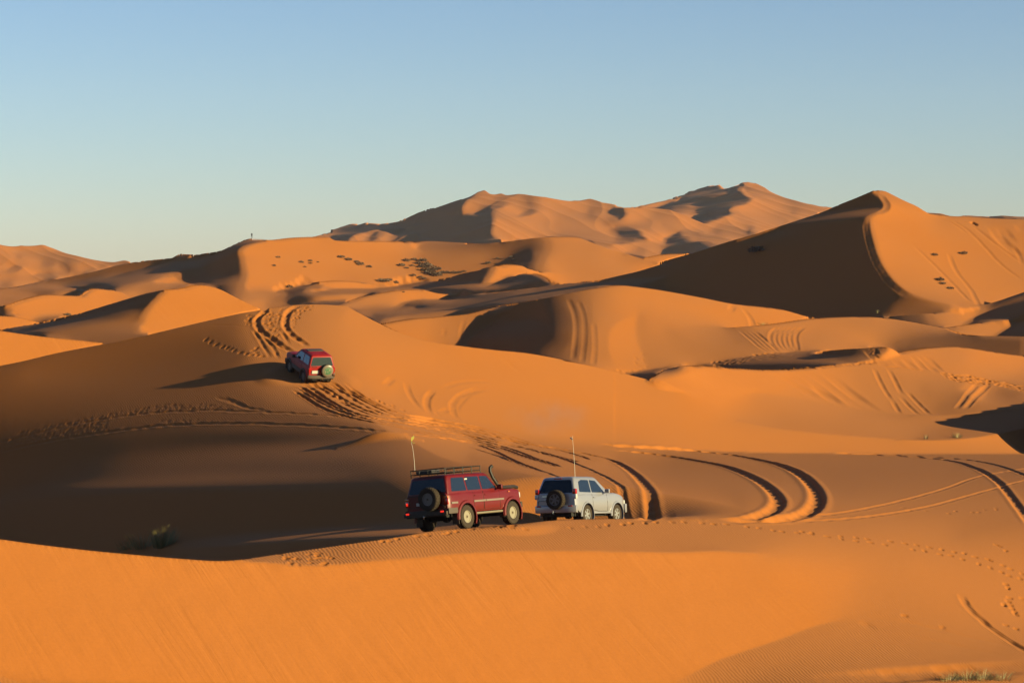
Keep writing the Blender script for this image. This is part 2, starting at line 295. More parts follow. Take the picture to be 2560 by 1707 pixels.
SUN_EL=math.radians(14);SUN_AZ=math.radians(65)
sunv=np.array([math.cos(SUN_EL)*math.sin(SUN_AZ),-math.cos(SUN_EL)*math.cos(SUN_AZ),math.sin(SUN_EL)])
def lin(R): 
    c=R/255.; return c/12.92 if c<.04045 else ((c+.055)/1.055)**2.4
def slope_for(R,A):
    L=(lin(R)-.04)/1.08
    dl=math.cos(math.radians(A)-SUN_AZ)
    best=None
    for s in np.arange(-12,33,.25):
        v=(math.sin(SUN_EL)*math.cos(math.radians(s))+math.cos(SUN_EL)*math.sin(math.radians(s))*dl)
        if best is None or abs(v-L)<best[0]: best=(abs(v-L),s)
    return best[1]
def grad(sl,A):
    t=math.tan(math.radians(sl));a=math.radians(A)
    return -t*math.sin(a),t*math.cos(a)
class Grid:
    def __init__(g,dx,dy,x0=-20,x1=2580,y0=452,y1=1716):
        g.dx,g.dy=dx,dy;g.nx=int((x1-x0)/dx)+1;g.ny=int((y1-y0)/dy)+1
        g.x=x0+dx*np.arange(g.nx);g.y=y0+dy*np.arange(g.ny)
        g.cv_o=np.zeros((g.ny-1,g.nx),bool);g.ch_o=np.zeros((g.ny,g.nx-1),bool)
        g.cv_c=g.cv_o.copy();g.ch_c=g.ch_o.copy()
        g.cross=[[] for _ in range(g.nx)]
        for n,pl in OCC.items(): g.cut(pl,g.cv_o,g.ch_o,True)
        for pl in CRS: g.cut(pl,g.cv_c,g.ch_c,False)
        g.cv_c|=g.cv_o;g.ch_c|=g.ch_o
        sky=np.full(g.nx,1e9)
        for j in range(g.nx):
            if g.cross[j]: sky[j]=min(g.cross[j])
        g.sky=sky
        g.M=(g.y[:,None]>=sky[None,:])
    def cut(g,pl,cv,ch,rec):
        for (xa,ya),(xb,yb) in zip(pl[:-1],pl[1:]):
            lo,hi=min(xa,xb),max(xa,xb)
            if hi>lo:
                j0=int(math.ceil((lo-g.x[0])/g.dx-1e-9));j1=int(math.ceil((hi-g.x[0])/g.dx-1e-9))
                for j in range(max(j0,0),min(j1,g.nx)):
                    y=ya+(yb-ya)*(g.x[j]-xa)/(xb-xa);i=int(math.floor((y-g.y[0])/g.dy))
                    if rec: g.cross[j].append(y)
                    if 0<=i<g.ny-1: cv[i,j]=True
            lo,hi=min(ya,yb),max(ya,yb)
            if hi>lo:
                i0=int(math.ceil((lo-g.y[0])/g.dy-1e-9));i1=int(math.ceil((hi-g.y[0])/g.dy-1e-9))
                for i in range(max(i0,0),min(i1,g.ny)):
                    x=xa+(xb-xa)*(g.y[i]-ya)/(yb-ya);j=int(math.floor((x-g.x[0])/g.dx))
                    if 0<=j<g.nx-1: ch[i,j]=True
    def smooth_cross(g):
        pass
def cg(wv,wh,bv,bh,wa,ba,x,it,tol=1e-5):
    # minimise sum wv*(dv x - bv)^2 + wh*(dh x - bh)^2 + wa*(x-ba)^2 ; multi-channel in last axis ok
    def Aop(x):
        r=wa*x
        d=wv*(x[1:]-x[:-1]);r[1:]+=d;r[:-1]-=d
        d=wh*(x[:,1:]-x[:,:-1]);r[:,1:]+=d;r[:,:-1]-=d
        return r
    b=wa*ba
    d=wv*bv;b[1:]+=d;b[:-1]-=d
    d=wh*bh;b[:,1:]+=d;b[:,:-1]-=d
    diag=wa.copy();diag[1:]+=wv;diag[:-1]+=wv;diag[:,1:]+=wh;diag[:,:-1]+=wh;diag[diag==0]=1
    r=b-Aop(x);z=r/diag;p=z.copy();rz=(r*z).sum();r0=rz
    for k in range(it):
        Ap=Aop(p);al=rz/((p*Ap).sum()+1e-300);x=x+al*p;r=r-al*Ap;z=r/diag;n=(r*z).sum()
        if n<tol*tol*r0: break
        p=z+(n/rz)*p;rz=n
    return x
def resample(f,g0,g1):
    jx=np.clip((g1.x-g0.x[0])/g0.dx,0,g0.nx-1.001);iy=np.clip((g1.y-g0.y[0])/g0.dy,0,g0.ny-1.001)
    j=jx.astype(int);i=iy.astype(int);fj=(jx-j)[None,:];fi=(iy-i)[:,None]
    a=f[i][:,j];b=f[i][:,j+1];c=f[i+1][:,j];d=f[i+1][:,j+1]
    return (a*(1-fj)+b*fj)*(1-fi)+(c*(1-fj)+d*fj)*fi
def strokes(g):
    W=np.zeros((g.ny,g.nx));VX=W.copy();VY=W.copy()
    for pts,R,A,sl,w in STK:
        if sl is None: sl=slope_for(R,A)
        gx,gy=grad(sl,A)
        for (xa,ya),(xb,yb) in zip(pts,pts[1:] if len(pts)>1 else pts):
            n=int(max(abs(xb-xa)/g.dx,abs(yb-ya)/g.dy)*2)+2
            t=np.linspace(0,1,n);j=np.round((xa+(xb-xa)*t-g.x[0])/g.dx).astype(int);i=np.round((ya+(yb-ya)*t-g.y[0])/g.dy).astype(int)
            ok=(i>=0)&(i<g.ny)&(j>=0)&(j<g.nx);ij=set(zip(i[ok].tolist(),j[ok].tolist()))
            for (a,b) in ij: W[a,b]+=1;VX[a,b]+=gx;VY[a,b]+=gy
    m=W>0;VX[m]/=W[m];VY[m]/=W[m]
    return m,VX,VY
CW=6000.
def solve(levels=((10,8),(5,4),(2.5,3)),its=(700,350,300),outers=(9,5,2),verbose=True):
    prev=None;gx=gy=w=None
    for lv,((dx,dy),it) in enumerate(zip(levels,its)):
        t0=time.time();g=Grid(dx,dy);M=g.M
        cvc=(~g.cv_c)&M[1:]&M[:-1];chc=(~g.ch_c)&M[:,1:]&M[:,:-1]
        m,VX,VY=strokes(g)
        wa=np.where(m&M,1.0,1e-6);  
        ix=resample(gx,prev,g) if prev else np.where(m,VX,0.);iy=resample(gy,prev,g) if prev else np.where(m,VY,.05)
        # weights: isotropic-ish in image pixels
        kv=.5*dx/dy;kh=.5*dy/dx
        wv=cvc*kv;wh=chc*kh
        gx=cg(wv,wh,0*wv,0*wh,wa,np.where(m,VX,0.),ix,it)
        gy=cg(wv,wh,0*wv,0*wh,wa,np.where(m,VY,.05),iy,it)
        a=((g.x-CX)/FS)[None,:];e=((HZ-g.y)/FS)[:,None]
        cvo=(~g.cv_o)&M[1:]&M[:-1];cho=(~g.ch_o)&M[:,1:]&M[:,:-1]
        de=-dy/FS;da=dx/FS
        A0=np.zeros((g.ny,g.nx));AV=A0.copy()
        for x,y,Y,k in ANC:
            i=int(round((y-g.y[0])/dy));j=int(round((x-g.x[0])/dx))
            if 0<=i<g.ny and 0<=j<g.nx and M[i,j]: A0[i,j]+=k*3000;AV[i,j]=math.log(Y)
        if prev is None:
            AX=np.array([(x,y,math.log(Y)) for x,y,Y,k in ANC]);XX,YY=np.meshgrid(g.x,g.y)
            dd=((XX[...,None]-AX[:,0])/3)**2+(YY[...,None]-AX[:,1])**2;w0=AX[dd.argmin(-1),2]
        else: w0=resample(w,prev,g)
        SX,SY=math.sin(SUN_AZ),-math.cos(SUN_AZ);ch,sz=math.cos(SUN_EL),math.sin(SUN_EL)
        Lt=(sz-ch*(gx*SX+gy*SY))/np.sqrt(1+gx**2+gy**2)
        hx,hy=gx.copy(),gy.copy()      # working guidance
        if prev is not None: hx,hy=resample(phx,prev,g)+gx-resample(resample(gx,g,prev),prev,g),resample(phy,prev,g)+gy-resample(resample(gy,g,prev),prev,g)
        both=g.cv_o&M[1:]&M[:-1]
        act=np.zeros_like(both)
        for outer in range(outers[lv]):
            q=np.maximum(hy+hx*a-e,.035)
            qv=.5*(q[1:]+q[:-1]);qh=.5*(q[:,1:]+q[:,:-1]);gh=.5*(hx[:,1:]+hx[:,:-1])
            bv=de/qv;bh=-gh/qh*da
            wv=cvo*(qv+.05)**4/de**2*dx*dy;wh=cho*(qh+.02)**2/da**2*dx*dy
            fold=np.zeros_like(both);wA=np.where(act,CW,wv);bA=np.where(both,-.006,bv);wmed=np.median(wv[wv>0])
            for k in range(3):
                w0=cg(wA,wh,bA,bh,A0+1e-9,AV,w0,it)
                d=w0[1:]-w0[:-1]
                act|=both&(d>-.003);fold|=cvo&(d>de/1.2)
                wA=np.where(act,CW,wv);bA=np.where(both,-.006,bv)
                wA=np.where(fold,np.maximum(wv,wmed*2),wA);bA=np.where(fold,np.minimum(bv,de/.8),bA)
            # realised gradient
            def dif(F,ax,ok):
                d=np.diff(F,axis=ax);s=np.zeros_like(F);n=np.zeros_like(F)
                if ax==0: s[1:]+=d*ok;n[1:]+=ok;s[:-1]+=d*ok;n[:-1]+=ok
                else: s[:,1:]+=d*ok;n[:,1:]+=ok;s[:,:-1]+=d*ok;n[:,:-1]+=ok
                return s/np.maximum(n,1),n>0
            we,o1=dif(w0,0,cvo);we=we/de;wa_,o2=dif(w0,1,cho);wa_=wa_/da
            q1=1/np.maximum(we,1/1.3);gx1=-wa_*q1;gy1=q1+e-gx1*a
            L1=(sz-ch*(gx1*SX+gy1*SY))/np.sqrt(1+gx1**2+gy1**2)
            err=np.where((Lt<-.02)&(L1<-.06),0,L1-np.maximum(Lt,-.13));err=err*(M&o1&o2)
            if verbose: print(lv,outer,'ordbad',(both&(d>0)).sum(),'fold',(cvo&(d>0)).sum(),'rms L',round(float(np.sqrt((err**2)[M].mean())),4),round(time.time()-t0,1))
            if outer==outers[lv]-1: break
            gx1=np.clip(gx1,-.75,.75);gy1=np.clip(gy1,-.6,.75)
            u=gx1*SX+gy1*SY;v=-gx1*SY+gy1*SX;tgt=np.maximum(Lt,-.13);un=u.copy()
            for _ in range(4):
                un=(sz-tgt*np.sqrt(1+un**2+v**2))/ch
            un=np.where((Lt<-.02)&(L1<-.06),u,un)
            px=un*SX-v*SY;py=un*SY+v*SX
            ok=o1&o2
            lam=.7
            hx=np.where(ok,lam*px+(1-lam)*hx,hx);hy=np.where(ok,lam*py+(1-lam)*hy,hy)
            hx=.8*hx+.2*gx;hy=.8*hy+.2*gy
        phx,phy=hx,hy
        w=w0;prev=g
    g.w=w;g.gx=gx;g.gy=gy
    return g
# ---------------- terrain: visible surface solved above, then turned into one world-space height field
def column_profiles(g):
    prof=[]
    for j in range(g.nx):
        cr=sorted([y for y in g.cross[j] if y<g.y[-1]])
        ys=g.y;M=g.M[:,j];w=g.w[:,j]
        lo=cr[0] if cr else ys[0]
        segs=[];bounds=cr+[ys[-1]+1]
        for k in range(len(bounds)-1):
            y0,y1=bounds[k],bounds[k+1]
            idx=np.where((ys>=y0)&(ys<y1)&M)[0]
            if len(idx)<1: continue
            ww=w[idx];yy=ys[idx]
            if len(idx)>=3:
                st=min((ww[0]-ww[2])/(yy[2]-yy[0]),.005);sb=min((ww[-3]-ww[-1])/(yy[-1]-yy[-3]),.005)
            else: st=sb=2e-4
            st=max(st,1e-5);sb=max(sb,1e-5)
            yl=[y0] if y0<yy[0]-1e-6 else [];wl=[ww[0]+st*(yy[0]-y0)] if yl else []
            yb=[];wb=[]
            if k<len(bounds)-2 and y1>yy[-1]+1e-6: yb=[y1];wb=[ww[-1]-sb*(y1-yy[-1])]
            segs.append((np.concatenate([yl,yy,yb]),np.concatenate([wl,ww,wb])))
        segs=segs[::-1]      # near first
        seg2=[]
        for (yy,ww) in segs:
            if seg2 and ww[-1]<seg2[-1][1][0]+.011:
                py,pw=seg2.pop()
                seg2.append((np.concatenate([yy,py]),np.concatenate([ww,pw])))
            else: seg2.append((yy,ww))
        segs=seg2
        Ys=[];Zs=[];vis=[]
        last=None
        for (yy,ww) in segs:
            yy=yy[::-1];ww=ww[::-1].copy();e=(HZ-yy)/FS
            ww=.5*(np.maximum.accumulate(ww)+np.minimum.accumulate(ww[::-1])[::-1])+2e-6*np.arange(len(ww))
            Y=np.exp(ww);Z=Y*e
            if last is not None:
                q2=1/max((ww[min(3,len(ww)-1)]-ww[0])/max(e[min(3,len(ww)-1)]-e[0],1e-6),1.2);q2=min(max(q2,.06),.55)
                G=Y[0]-last
                if G>.6:
                    t=np.linspace(0,1,40)[1:-1];t=t*t*(3-2*t);yf=last+G*t
                    a=.28*(yf-last);b=q2*(Y[0]-yf);c=5+.012*G
                    dip=(a**-3.+b**-3.+c**-3.)**(-1/3.)
                    Ys.append(yf);Zs.append(yf*e[0]-dip);vis.append(np.zeros(len(yf)))
            Ys.append(Y);Zs.append(Z);vis.append(np.ones(len(Y)));last=Y[-1]
        # in front of the frame: down from the camera's own dune
        Y0=Ys[0][0];z0=Zs[0][0]
        nearY=np.array([1.,4,10,25,45,60]);nearY=nearY[nearY<Y0-12]
        nz=np.interp(nearY,[1,10,25,45,60],[-1.7,-3.4,-8,-13,min(z0-.5,-14.5)])
        # behind the skyline
        Yl=Ys[-1][-1];zl=Zs[-1][-1];bY=Yl*np.array([1.005,1.02,1.05,1.12,1.3])
        bz=np.maximum(zl-.3*(bY-Yl),-14);bY=np.append(bY,[20000,40000]);bz=np.append(bz,[-60,-120.])
        crest=[(y_[-1],z_[-1]) for y_,z_,v_ in zip(Ys,Zs,vis) if v_[0]>0]
        prof.append((np.concatenate([nearY]+Ys+[bY]),np.concatenate([nz]+Zs+[bz]),np.concatenate([np.zeros(len(nearY))]+vis+[np.zeros(len(bY))]),crest))
    return prof
def box(a,r,ax=0):
    # box blur along axis 0, edge-clamped
    c=np.concatenate([np.repeat(a[:1],r+1,0),a,np.repeat(a[-1:],r,0)]).cumsum(0)
    return (c[2*r+1:]-c[:-2*r-1])/(2*r+1)
def build_grid(g,N=2300):
    prof=column_profiles(g)
    lnmin,lnmax=0.,math.log(40000)
    bins=np.linspace(lnmin,lnmax,3000);h=np.zeros(len(bins)-1)
    for Y,Z,v,_ in prof[::4]:
        h+=np.histogram(np.log(Y[v>0]),bins)[0]
    h=h/h.sum()
    k=np.ones(9)/9;h=np.convolve(h,k,'same')
    c=.5*(bins[1:]+bins[:-1]);Yc=np.exp(c)
    extra=np.where((Yc>74)&(Yc<190),Yc/.17*(bins[1]-bins[0]),0)      # nodes per bin wanted for 0.17 m rows
    dens=h*(N-800)*1.0
    dl=bins[1]-bins[0];need=np.where((Yc>190)&(Yc<1150),dl/.0013,0)+np.where((Yc>1450)&(Yc<3500),dl/.00055,0)
    dens=np.maximum(np.maximum(dens*.5,extra),need)+ (bins[1]-bins[0])*np.where(Yc<74,12,np.where(Yc<5000,60,6))
    cdf=np.concatenate([[0],dens.cumsum()]);n=int(cdf[-1]);rho=np.interp(np.arange(n+1)/n*cdf[-1],cdf,bins)
    Yn=np.exp(rho)
    z=np.empty((len(prof),len(Yn)));vis=np.empty_like(z)
    for j,(Y,Z,v,cr) in enumerate(prof):
        z[j]=np.interp(Yn,Y,Z);vis[j]=np.interp(Yn,Y,v)
        for yc,zc in cr:
            kk=int(np.argmin(np.abs(Yn-yc)));z[j,kk]=zc/yc*Yn[kk];vis[j,kk]=1
    # sideways median: removes single-column noise of the solver, keeps crests
    def med(a,r):
        p=np.concatenate([np.repeat(a[:1],r,0),a,np.repeat(a[-1:],r,0)]);o=np.empty_like(a)
        for k in range(0,a.shape[1],200):
            o[:,k:k+200]=np.median(np.stack([p[i:i+a.shape[0],k:k+200] for i in range(2*r+1)]),0)
        return o
    k0=np.searchsorted(Yn,60.)
    k1=np.searchsorted(Yn,195.);k2=np.searchsorted(Yn,850.)
    z[:,k0:k1]=box(med(z[:,k0:k1],4),1);z[:,k1:k2]=box(med(z[:,k1:k2],6),2);z[:,k2:]=box(med(z[:,k2:],3),1)
    # put the exact crest angle back after the smoothing
    for j,(Y,Z,v,cr) in enumerate(prof):
        for yc,zc in cr:
            e_=zc/yc;kk=int(np.argmin(np.abs(Yn-yc)));a_=max(kk-6,0);b_=kk+5
            z[j,a_:b_]=np.minimum(z[j,a_:b_],Yn[a_:b_]*e_);z[j,kk]=e_*Yn[kk];vis[j,kk]=1
    # hidden ground: diffuse sideways but stay under the sight line
    e=z/Yn;env=np.maximum.accumulate(np.where(Yn<70,-9,e),1)
    hid=(vis<.5)
    lim=(env-.0008)*Yn
    zz=z.copy()
    for r in (24,12,6,6,3,3):
        b=box(zz,r);zz=np.where(hid,np.minimum(b,np.maximum(lim,z)),zz)
    zz[:,Yn<70]=z[:,Yn<70]
    print('grid',zz.shape,round(time.time()-T0,1))
    return Yn,zz,vis

G=solve(verbose=False)
print('solved',round(time.time()-T0,1))
YN,ZG,VIS=build_grid(G)
AC=(G.x-CX)/FS
RHO=np.log(YN)
def surf(px,py,dw=0):
    """world point of photo pixel on the solved surface"""
    j=np.clip((px-G.x[0])/G.dx,0,G.nx-1.001);i=np.clip((py-G.y[0])/G.dy,0,G.ny-1.001)
    jj=int(round(j));ii=int(round(i))
    Y=math.exp(G.w[ii,jj]);return Vector((Y*(px-CX)/FS,Y,Y*(HZ-py)/FS))
def height(x,y):
    a=x/y;j=(a*FS+CX-G.x[0])/G.dx;j=min(max(j,0),G.nx-1.001);k=np.interp(math.log(y),RHO,np.arange(len(RHO)));k=min(k,len(RHO)-1.001)
    j0=int(j);k0=int(k);fj=j-j0;fk=k-k0
    return float((ZG[j0,k0]*(1-fj)+ZG[j0+1,k0]*fj)*(1-fk)+(ZG[j0,k0+1]*(1-fj)+ZG[j0+1,k0+1]*fj)*fk)
# where the cars stand: (key, local hub, photo pixel, depth, yaw, pitch, roll)
CARS=[('w',(0,-.96,.405),(1168.8,1290.5),89.0,34.5,-2,7.5),('s',(0,-.93,.375),(1469.5,1285.5),99.5,31,-4.5,4.5),('r',(0,.86,.37),(757.4,941),152.4,-26.4,13,0)]
def car_plane(c):
    k,hub,px,Y,yaw,pitch,roll=c;y,p,r=map(math.radians,(yaw,pitch,roll))
    f=Vector((math.sin(y)*math.cos(p),math.cos(y)*math.cos(p),math.sin(p)));l=Vector((-math.cos(y),math.sin(y),0));u=f.cross(l)
    l2=l*math.cos(r)-u*math.sin(r);u2=f.cross(l2)
    T=Vector(((px[0]-CX)/FS*Y,Y,(HZ-px[1])/FS*Y))-(f*hub[0]+l2*hub[1]+u2*hub[2])*(1.04 if k!='r' else 1.)
    return T,f,u2,1.2
XG=AC[:,None]*YN[None,:]
for c in list(CARS):
    if c[0]=='r':      # slide along the sight ray until the wheels meet the slope
        best=None
        for Y_ in np.arange(128,165,.25):
            T,f,u,half=car_plane(c[:3]+(Y_,)+c[4:]);C=T+f*half
            df=C.z-height(C.x,C.y)
            if best is None or abs(df)<best[0]: best=(abs(df),Y_)
        c=c[:3]+(best[1],)+c[4:];CARS[2]=c;RSC=best[1]/146.5
    T,f,u,half=car_plane(c);C=T+f*half
    k0,k1=np.searchsorted(YN,[C.y-9,C.y+9]);X=XG[:,k0:k1];Yy=np.broadcast_to(YN[k0:k1],X.shape)
    zp=T.z-((X-T.x)*u.x+(Yy-T.y)*u.y)/u.z-.03
    d=np.sqrt((X-C.x)**2+(Yy-C.y)**2);t=np.clip((d-2.0)/(5.5 if c[0]=='s' else 1.6),0,1);wt=1-t*t*(3-2*t)
    print(c[0],'plane vs ground',[round(float(v),2) for v in ((zp-ZG[:,k0:k1])[d<1.5]).reshape(-1)[[0,-1]]],round(float((zp-ZG[:,k0:k1])[d<1.].mean()),2))
    ZG[:,k0:k1]=ZG[:,k0:k1]*(1-wt)+zp*wt
# the near crest stays the skyline of the near bench in front of the two cars
_f=OCC['fore'];_fx=np.array([p[0] for p in _f]);_fy=np.array([p[1] for p in _f])
_Yc=np.interp(G.x,[1060,1200,1290,1340,1450,1620],[83.7,89.5,92.5,97.7,98.8,100.3]);_wx=np.clip((G.x-1000)/60,0,1)*np.clip((1690-G.x)/80,0,1)
_e=((HZ-np.interp(G.x,_fx,_fy))/FS)[:,None];_wy=np.clip((_Yc[:,None]+4-YN[None,:])/4,0,1)*(YN[None,:]>77)
ZG+=np.minimum(0,YN*_e-ZG)*_wx[:,None]*_wy*_wy*(3-2*_wy)
# far dunes: small secondary crests too fine for the digitised shapes
def ridg(x,y,l,s):
    a=np.sin(x/l+1.3*np.sin(y/l*.31+s)+.7*np.sin(x/l*.43+y/l*.21+s*2));return 1-np.abs(a)**.8
_k=np.searchsorted(YN,850);X=AC[:,None]*YN[None,_k:];Yy=np.broadcast_to(YN[_k:],X.shape)
_w=np.clip((Yy-850)/700,0,1)*np.clip((9000-Yy)/3000,0,1)
_n=ridg(X*.9+Yy*.35,Yy,22,1.)*2.2+ridg(X*.8+Yy*.5,Yy,9.5,4.)*.8+(np.sin(X/70+np.sin(Yy/130)*2)*np.sin(Yy/95+1))*2.5
ZG[:,_k:]+=_w*(_n-1.5)*.85
# ---- tyre ruts, footprints and slumps pressed into the height field
RNG=random.Random(7)
def n1(s,seed=0.): return math.sin(s*1.3+seed)*.5+math.sin(s*2.9+seed*2.1)*.3+math.sin(s*6.7+seed*.7)*.2
def worldpath(px,n=6):
    q=CRom(px,n);out=[]
    for a,b in zip(q[:-1],q[1:]):
        m=max(1,int(math.dist(a,b)/3))
        for k in range(m): out.append((a[0]+(b[0]-a[0])*k/m,a[1]+(b[1]-a[1])*k/m))
    out.append(q[-1])
    W=[surf(x,y) for x,y in out]
    # light smoothing then even spacing
    P_=np.array([(w.x,w.y) for w in W])
    for _ in range(3):
        if len(P_)>4: P_[1:-1]=.25*P_[:-2]+.5*P_[1:-1]+.25*P_[2:]
    return P_
def rut(px,w=.2,d=.08,berm=.4,rough=.3,fade=1.5,step=None,lump=0.):
    if isinstance(px,str): px=P(px)
    w*=.70;d*=.42;berm*=.42
    W=worldpath(px);seg=np.hypot(*np.diff(W,axis=0).T);L_=np.concatenate([[0],seg.cumsum()]);tot=L_[-1]
    st=step or max(.05,w*.3);n=int(tot/st)+2;s=np.linspace(0,tot,n);X=np.interp(s,L_,W[:,0]);Y=np.interp(s,L_,W[:,1])
    seed=RNG.random()*50;R=w*3.2
    js=np.searchsorted(AC,(X-R)/Y);je=np.searchsorted(AC,(X+R)/Y)+1;ks=np.searchsorted(YN,Y-R);ke=np.searchsorted(YN,Y+R)+1
    j0,j1,k0,k1=max(0,js.min()),min(len(AC),je.max()),ks.min(),min(len(YN)-1,ke.max())
    if j1<=j0 or k1<=k0: return
    D_=np.full((j1-j0,k1-k0),9e9);S_=np.zeros_like(D_)
    for i in range(n):
        a,b,c,e=max(js[i],j0),min(je[i],j1),ks[i],min(ke[i],k1)
        if b<=a or e<=c: continue
        x=AC[a:b,None]*YN[None,c:e]-X[i];y=YN[None,c:e]-Y[i];q=x*x+y*y
        sub=D_[a-j0:b-j0,c-k0:e-k0];m=q<sub;sub[m]=q[m];S_[a-j0:b-j0,c-k0:e-k0][m]=s[i]
    D_=np.sqrt(D_);m=D_<R
    f=np.clip(np.minimum(S_,tot-S_)/fade,0,1) if fade>0 else 1
    var=1+rough*(np.sin(S_*2.1+seed)*.5+np.sin(S_*5.3+seed*2)*.5)
    lm=1+lump*np.sign(np.sin(S_*6+seed))*.6
    prof=-d*np.exp(-(D_/w)**4)*var*lm+d*berm*np.exp(-((D_-1.55*w)/(.55*w))**2)*(1+rough*.8*np.sin(S_*4.7+seed*3+D_*4))
    ZG[j0:j1,k0:k1]+=np.where(m,prof*f,0)
def dent(px,py,r=.16,d=.06,el=1.4,ang=None):
    r*=.52;d*=.75;p=surf(px,py);a=RNG.random()*3.14 if ang is None else ang
    j0,j1=np.searchsorted(AC,[(p.x-3*r)/p.y,(p.x+3*r)/p.y]);k0,k1=np.searchsorted(YN,[p.y-3*r,p.y+3*r])
    if j1<=j0 or k1<=k0: return
    x=AC[j0:j1,None]*YN[None,k0:k1]-p.x;y=YN[None,k0:k1]-p.y
    u=x*math.cos(a)+y*math.sin(a);v=-x*math.sin(a)+y*math.cos(a);q=np.sqrt((u/el)**2+v*v)/r
    ZG[j0:j1,k0:k1]+=-d*np.exp(-q**4)+.08*d*np.exp(-((q-1.5)/.45)**2)
def cluster(poly,n,r,d):
    d*=1.5
    pts=P(poly);xs=[p[0] for p in pts];ys=[p[1] for p in pts];k=0
    def inside(x,y):
        c=False
        for i in range(len(pts)):
            (x1,y1),(x2,y2)=pts[i-1],pts[i]
            if (y1>y)!=(y2>y) and x<(x2-x1)*(y-y1)/(y2-y1)+x1: c=not c
        return c
    while k<n:
        x=RNG.uniform(min(xs),max(xs));y=RNG.uniform(min(ys),max(ys))
        if inside(x,y): dent(x,y,r*RNG.uniform(.7,1.3),d*RNG.uniform(.6,1.3));k+=1
# big loops
rut('K 0,603 350,624 720,658 870,685 1000,715 1100,760 1170,820 1205,880 1200,930 1160,975 1090,1000 1000,1018 700,1028',.46,.36,.45,.35,3)
rut('K 60,630 300,655 470,680 650,712 760,745 860,790 940,845 985,900 985,935 950,970 890,995 820,1012 680,1022',.42,.32,.45,.35,3)
rut('N 1500,240 1700,275 1900,320 2000,360 2120,440 2220,540 2290,640 2310,720 2290,790 2240,828 2180,850',.36,.26,.45,.3,2)
rut('N 1300,270 1500,315 1800,430 2000,540 2130,640 2220,730 2243,780 2215,820 2150,845',.22,.13,.5,.3,2)
rut('N 700,210 950,290 1150,360 1400,440 1520,490',.2,.10,.5,.3,2)
rut('K 1300,650 1700,668 1950,692 2100,740 2200,800 2270,880 2352,990 2400,1060',.30,.2,.45,.3,2)
rut('K 1550,654 2000,682 2200,715 2352,770 2420,800',.24,.13,.45,.3,2)
rut('K 750,1035 1300,985 1600,930 1900,850 2100,780 2352,735 2420,722',.2,.07,.9,.3,4);rut('K 1000,1035 1450,1005 1800,950 2100,870 2352,800 2420,780',.2,.07,.9,.3,4)
# bundle below the climbing car
_U=CRom(P('I 1165,680 1280,770 1480,890 1700,985 1950,1030 2352,1105 N 1300,195 1600,240 1850,300'),8)
_Lw=CRom(P('I 700,750 850,840 1000,930 1160,990 1350,1040 1700,1110 2000,1190 2352,1262 N 1150,352 1350,425'),8)
def along(c,t):
    d=[0];
    for a,b in zip(c[:-1],c[1:]): d.append(d[-1]+math.dist(a,b))
    s=t*d[-1];return (np.interp(s,d,[p[0] for p in c]),np.interp(s,d,[p[1] for p in c]))
for i,f in enumerate((0,.09,.2,.27,.38,.47,.55,.66,.74,.87,1.)):
    t0=.0 if .1<f<.8 else .03;t1=1 if i%3 else .8
    ln=[]
    for k in range(26):
        t=t0+(t1-t0)*k/25;ff=min(1,max(0,f+.035*math.sin(t*9+i*1.7)))
        u=along(_U,t);v=along(_Lw,t);ln.append((u[0]+(v[0]-u[0])*ff,u[1]+(v[1]-u[1])*ff))
    rut(ln,.18+.05*(i%2),.20+.06*(i%3),.6,.5,2.,lump=.2 if i%3==1 else 0.)
# above the climbing car
rut('I 590,105 520,150 480,190 475,235 510,290 600,350 700,425 780,470',.30,.26,.6,.5,1);rut('I 830,80 750,125 720,190 720,260 780,330 870,390 900,420',.30,.26,.6,.5,1)
rut('I 445,270 480,330 540,430 590,510',.18,.11,.7,.4,1);rut('I 490,290 560,370 620,440 660,520',.18,.11,.7,.5,1);rut('I 530,300 620,380 700,450',.18,.1,.7,.4,1)
rut('I 680,290 720,350 750,405',.18,.11,.7,.4,1);rut('I 730,300 800,370 850,400',.16,.1,.7,.4,1)
rut('I 0,245 150,240 300,245 440,270',.15,.05,.8,.4,2)
# faint double track across the left flank
rut('L -30,462 300,382 600,322 900,288 1200,280 1500,288 1900,312 2352,352 2500,375',.22,.06,1.2,.5,1);rut('L -30,512 300,442 600,397 900,362 1200,352 1600,357 2000,382 2352,422 2500,440',.24,.07,1.2,.5,1)
rut('L 1200,205 1290,235 1380,265 1500,280',.2,.06,.6,.4,1);rut('I 380,930 330,900 200,850',.2,.07,.6,.4,1)
cluster('L 100,400 600,300 900,245 1250,245 1300,272 900,282 600,318 300,375 100,425',420,.12,.018);cluster('L 0,440 300,395 600,330 600,390 300,430 0,500',300,.13,.02)
cluster('L 880,330 1300,330 1500,345 1300,352 900,358',80,.12,.018)
